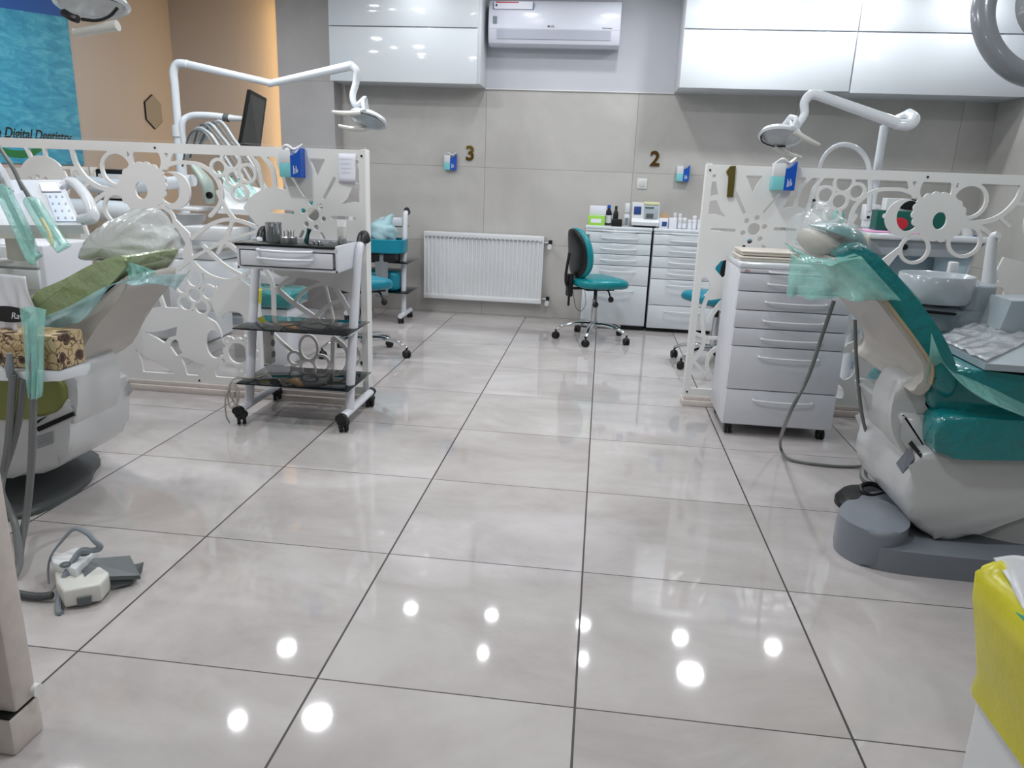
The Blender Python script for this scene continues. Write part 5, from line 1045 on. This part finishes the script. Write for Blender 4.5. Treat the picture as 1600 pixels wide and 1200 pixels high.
for k in range(6):
    x = 300+11*k; B().tube([V(285+6*k, 260-7*k, 3.1), V(296+9*k, 205-5*k+abs(k-2)*3, 3.0), V(318+10*k, 206+3*k, 2.95), V(340+10*k, 240+2*k, 2.9), V(362+11*k, 276+4*k, 2.85)], .0085 if k % 2 else .0065, n=8).done('instrument_hose', W['lgrey'] if k % 2 else W['hose'], t)
for k in range(4):
    B().tube([V(342+15*k, 268+6*k, 2.86), V(358+15*k, 290+6*k, 2.84), V(372+15*k, 308+5*k, 2.82)], [.014, .017, .012], n=10, flat=.6).done('wrapped_handpiece', W['tealfilm'], t)
b = B(); b.loft([[V(x, y, Y)+Vector((0, 0, dz)) for x, y, Y in ((340, 325, 2.75), (420, 330, 2.75), (430, 300, 3.0), (350, 280, 3.0))] for dz in (-.03, 0)]); b.done('tray', W['white'], t)
B().tube([V(395, 330, 2.9), V(398, 420, 2.9), V(380, 470, 2.95)], [.03, .03, .035], n=12).done('support_arm', W['gloss'], t)
B().box(-1.80, 2.65, .72, -1.50, 2.9, .80, .01).done('tray_holder', W['white'], t)
# simple rear chairs: same build, the far bays
def far_chair(label, ox, oy, s, m, gx):
    f = lambda pts: [(ox+s*u, v) for u, v in pts]
    g = lambda pts: [(ox+s*u, oy+v) for u, v in pts]
    return dental_chair(label, dict(y=(oy-.27, oy+.27), c=(ox, oy), bz=.05, bm=W['lgrey'],
      base=g([(-.35, -.25), (.35, -.28), (.45, 0), (.35, .28), (-.35, .25), (-.45, 0)]), column=(ox, oy, .13),
      housing=f([(-.15, .40), (-.2, .3), (-.1, .2), (.3, .22), (.7, .34), (.7, .42), (.2, .42)]),
      parts=[(f([(-.55, .86), (-.40, .74), (-.25, .60), (-.15, .48), (-.10, .48), (-.2, .63), (-.38, .78), (-.53, .89)]), SHELL, 'back_shell', oy-.25, oy+.25),
             (f([(-.54, .885), (-.38, .79), (-.2, .64), (-.12, .52), (-.04, .52), (-.1, .63), (-.25, .75), (-.45, .88), (-.52, .92)]), m, 'back_cushion', oy-.25, oy+.25),
             (f([(-.12, .50), (-.1, .43), (.2, .41), (.75, .42), (.95, .36), (.97, .42), (.8, .5), (.3, .50), (0, .53)]), m, 'seat_cushion', oy-.26, oy+.26)]))
fc = far_chair('teal dental chair behind the left floral screen', -2.0, 4.05, -1, WT, 0)
t = thing('dental_chair_footrest', 'teal film-wrapped footrest glimpsed through the lower left screen', 'footrest', (-1.35, 2.75, 0))
B().box(-1.50, 2.6, .36, -1.15, 2.9, .46, .03, 3).done('cushion', WT, t); B().box(-1.46, 2.63, .28, -1.18, 2.88, .355, .02, 2).done('support', W['powder'], t); B().box(-1.42, 2.66, 0, -1.2, 2.86, .28, .02, 2).done('pedestal', W['powder'], t)
t = thing('waste_bin', 'small bin with a yellow liner glimpsed through the left floral screen', 'waste bin', (-1.45, 3.4, 0))
x_, y_ = -1.275, 2.38
t.location = (x_, y_, 0)
B().lathe([(.045, 0), (.05, .44)], (x_, y_, 0), n=24).done('body', W['white'], t); B().lathe([(.052, .43), (.058, .50), (.05, .51), (.045, .45)], (x_, y_, 0), n=24).done('yellow_liner', W['yellow'], t)
# ---------------------------------------------------------------- dental unit behind the right screen
t = thing('dental_unit', 'white dental unit with a pink-lined tray behind the right floral screen', 'dental unit', (2.45, 3.2, 0))
UZ = V(1400, 362, 3.05).z
B().box(2.02, 2.85, UZ-.035, 2.66, 3.2, UZ, .012, 3).done('tray_slab', W['gloss'], t)
B().prism([(2.04, UZ-.035), (2.64, UZ-.035), (2.56, UZ-.12), (2.12, UZ-.12)], XZ, 2.88, 3.15, .01).done('tray_body', W['lgrey'], t)
B().lathe([(.016, 0), (.016, .02)], (2.22, 2.878, UZ-.07), (0, -1, 0)).done('knob', W['black'], t)
B().box(2.24, 3.1, 0, 2.62, 3.4, UZ-.12, .02).done('unit_body', W['liteblue'], t)
b = B()
for i in range(3):
    for j in range(2): b.box(2.09+.025*i, 3.045, .62+.12*j, 2.10+.025*i, 3.05, .70+.12*j)
B().box(2.05, 3.05, .35, 2.2, 3.25, .87, .01).done('side_tower', W['liteblue'], t); b.done('vents', W['dgrey'], t)
B().tube([V(1278, 330, 3.1), V(1278, 290, 3.1), V(1284, 252, 3.1), V(1300, 232, 3.1), V(1320, 226, 3.1), V(1342, 234, 3.1), V(1356, 255, 3.1), V(1360, 290, 3.1), V(1358, 330, 3.1)], [.008, .009, .011, .013, .014, .014, .014, .014, .014], n=12).done('arched_hose', W['gloss'], t)
B().tube([V(1280, 290, 3.1), V(1274, 308, 3.1), V(1268, 322, 3.1)], [.013, .014, .01], n=10).done('handpiece', W['white'], t); B().tube([V(1271, 311, 3.08), V(1267, 325, 3.08)], [.016, .014], n=10).done('black_grip', W['black'], t)
t = thing('pink_liner', 'pink paper liner lying on the tray behind the right floral screen', 'liner', (2.25, 3.0, UZ)); B().box(2.03, 2.86, UZ+.0005, 2.46, 3.10, UZ+.006, .001).done('sheet', W['pink'], t)
t = thing('glove_box', 'dark green carton with red print on the pink liner', 'carton', (2.28, 3.05, UZ))
b = B(); b.mat(W['green']).box(2.10, 3.0, UZ+.0065, 2.46, 3.1, UZ+.115, .003); b.mat(W['red']).ell((2.22, 2.997, UZ+.045), .05, .004, .035, 14); b.mat(W['paper']).ell((2.135, 2.997, UZ+.085), .01, .003, .014, 8); b.done('carton', None, t)
t = thing('tissue_box', 'white and black tissue box standing behind the dark green carton', 'tissue box', (2.31, 3.16, UZ)); b = B(); b.mat(W['white']).box(2.18, 3.12, UZ, 2.46, 3.2, UZ+.18, .004); b.mat(W['black']).prism([(2.31+.085*math.cos(a), UZ+.15+.03*math.sin(a)) for a in [2*PI*i/24 for i in range(24)]], XZ, 3.115, 3.12); b.done('carton', None, t)
t = thing('cup_holder', 'pale cup holder with a blue-tipped handpiece behind the right floral screen', 'cup holder', V(1500, 390, 3.0))
B().lathe([(.05, -.17), (.085, -.16), (.095, .0), (.09, .02), (.07, .015)], V(1490, 405, 3.0), n=24).done('cup', W['liteblue'], t)
B().tube([V(1505, 395, 2.95), V(1512, 372, 2.95), V(1508, 352, 2.95)], [.022, .028, .02], n=12).done('white_head', W['white'], t)
B().tube([V(1527, 372, 2.93), V(1520, 400, 2.93), V(1508, 430, 2.93)], [.012, .011, .01], n=10).done('handpiece', W['white'], t); B().tube([V(1526, 368, 2.93), V(1523, 378, 2.93)], [.015, .015], n=10).done('blue_cap', W['blue'], t)
fc2 = far_chair('teal dental chair behind the right floral screen', 2.4, 3.85, 1, WT, 0)
t = thing('teal_scrap', 'teal film cover on a handle above the right floral screen pattern', 'film cover', V(1308, 340, 3.0)); lump('film', V(1309, 341, 2.9), (.035, .02, .045), M('solid_teal_wrap', '5fbfb4', .3, alpha=.9), 4, .2, 16, t)
t = thing('yellow_paper', 'pale yellow folded paper beside the tray behind the right floral screen', 'paper', V(1338, 365, 2.9)); B().box(1.93, 2.8, UZ-.09, 2.01, 2.95, UZ-.02, .004).done('paper', W['yfilm'], t)
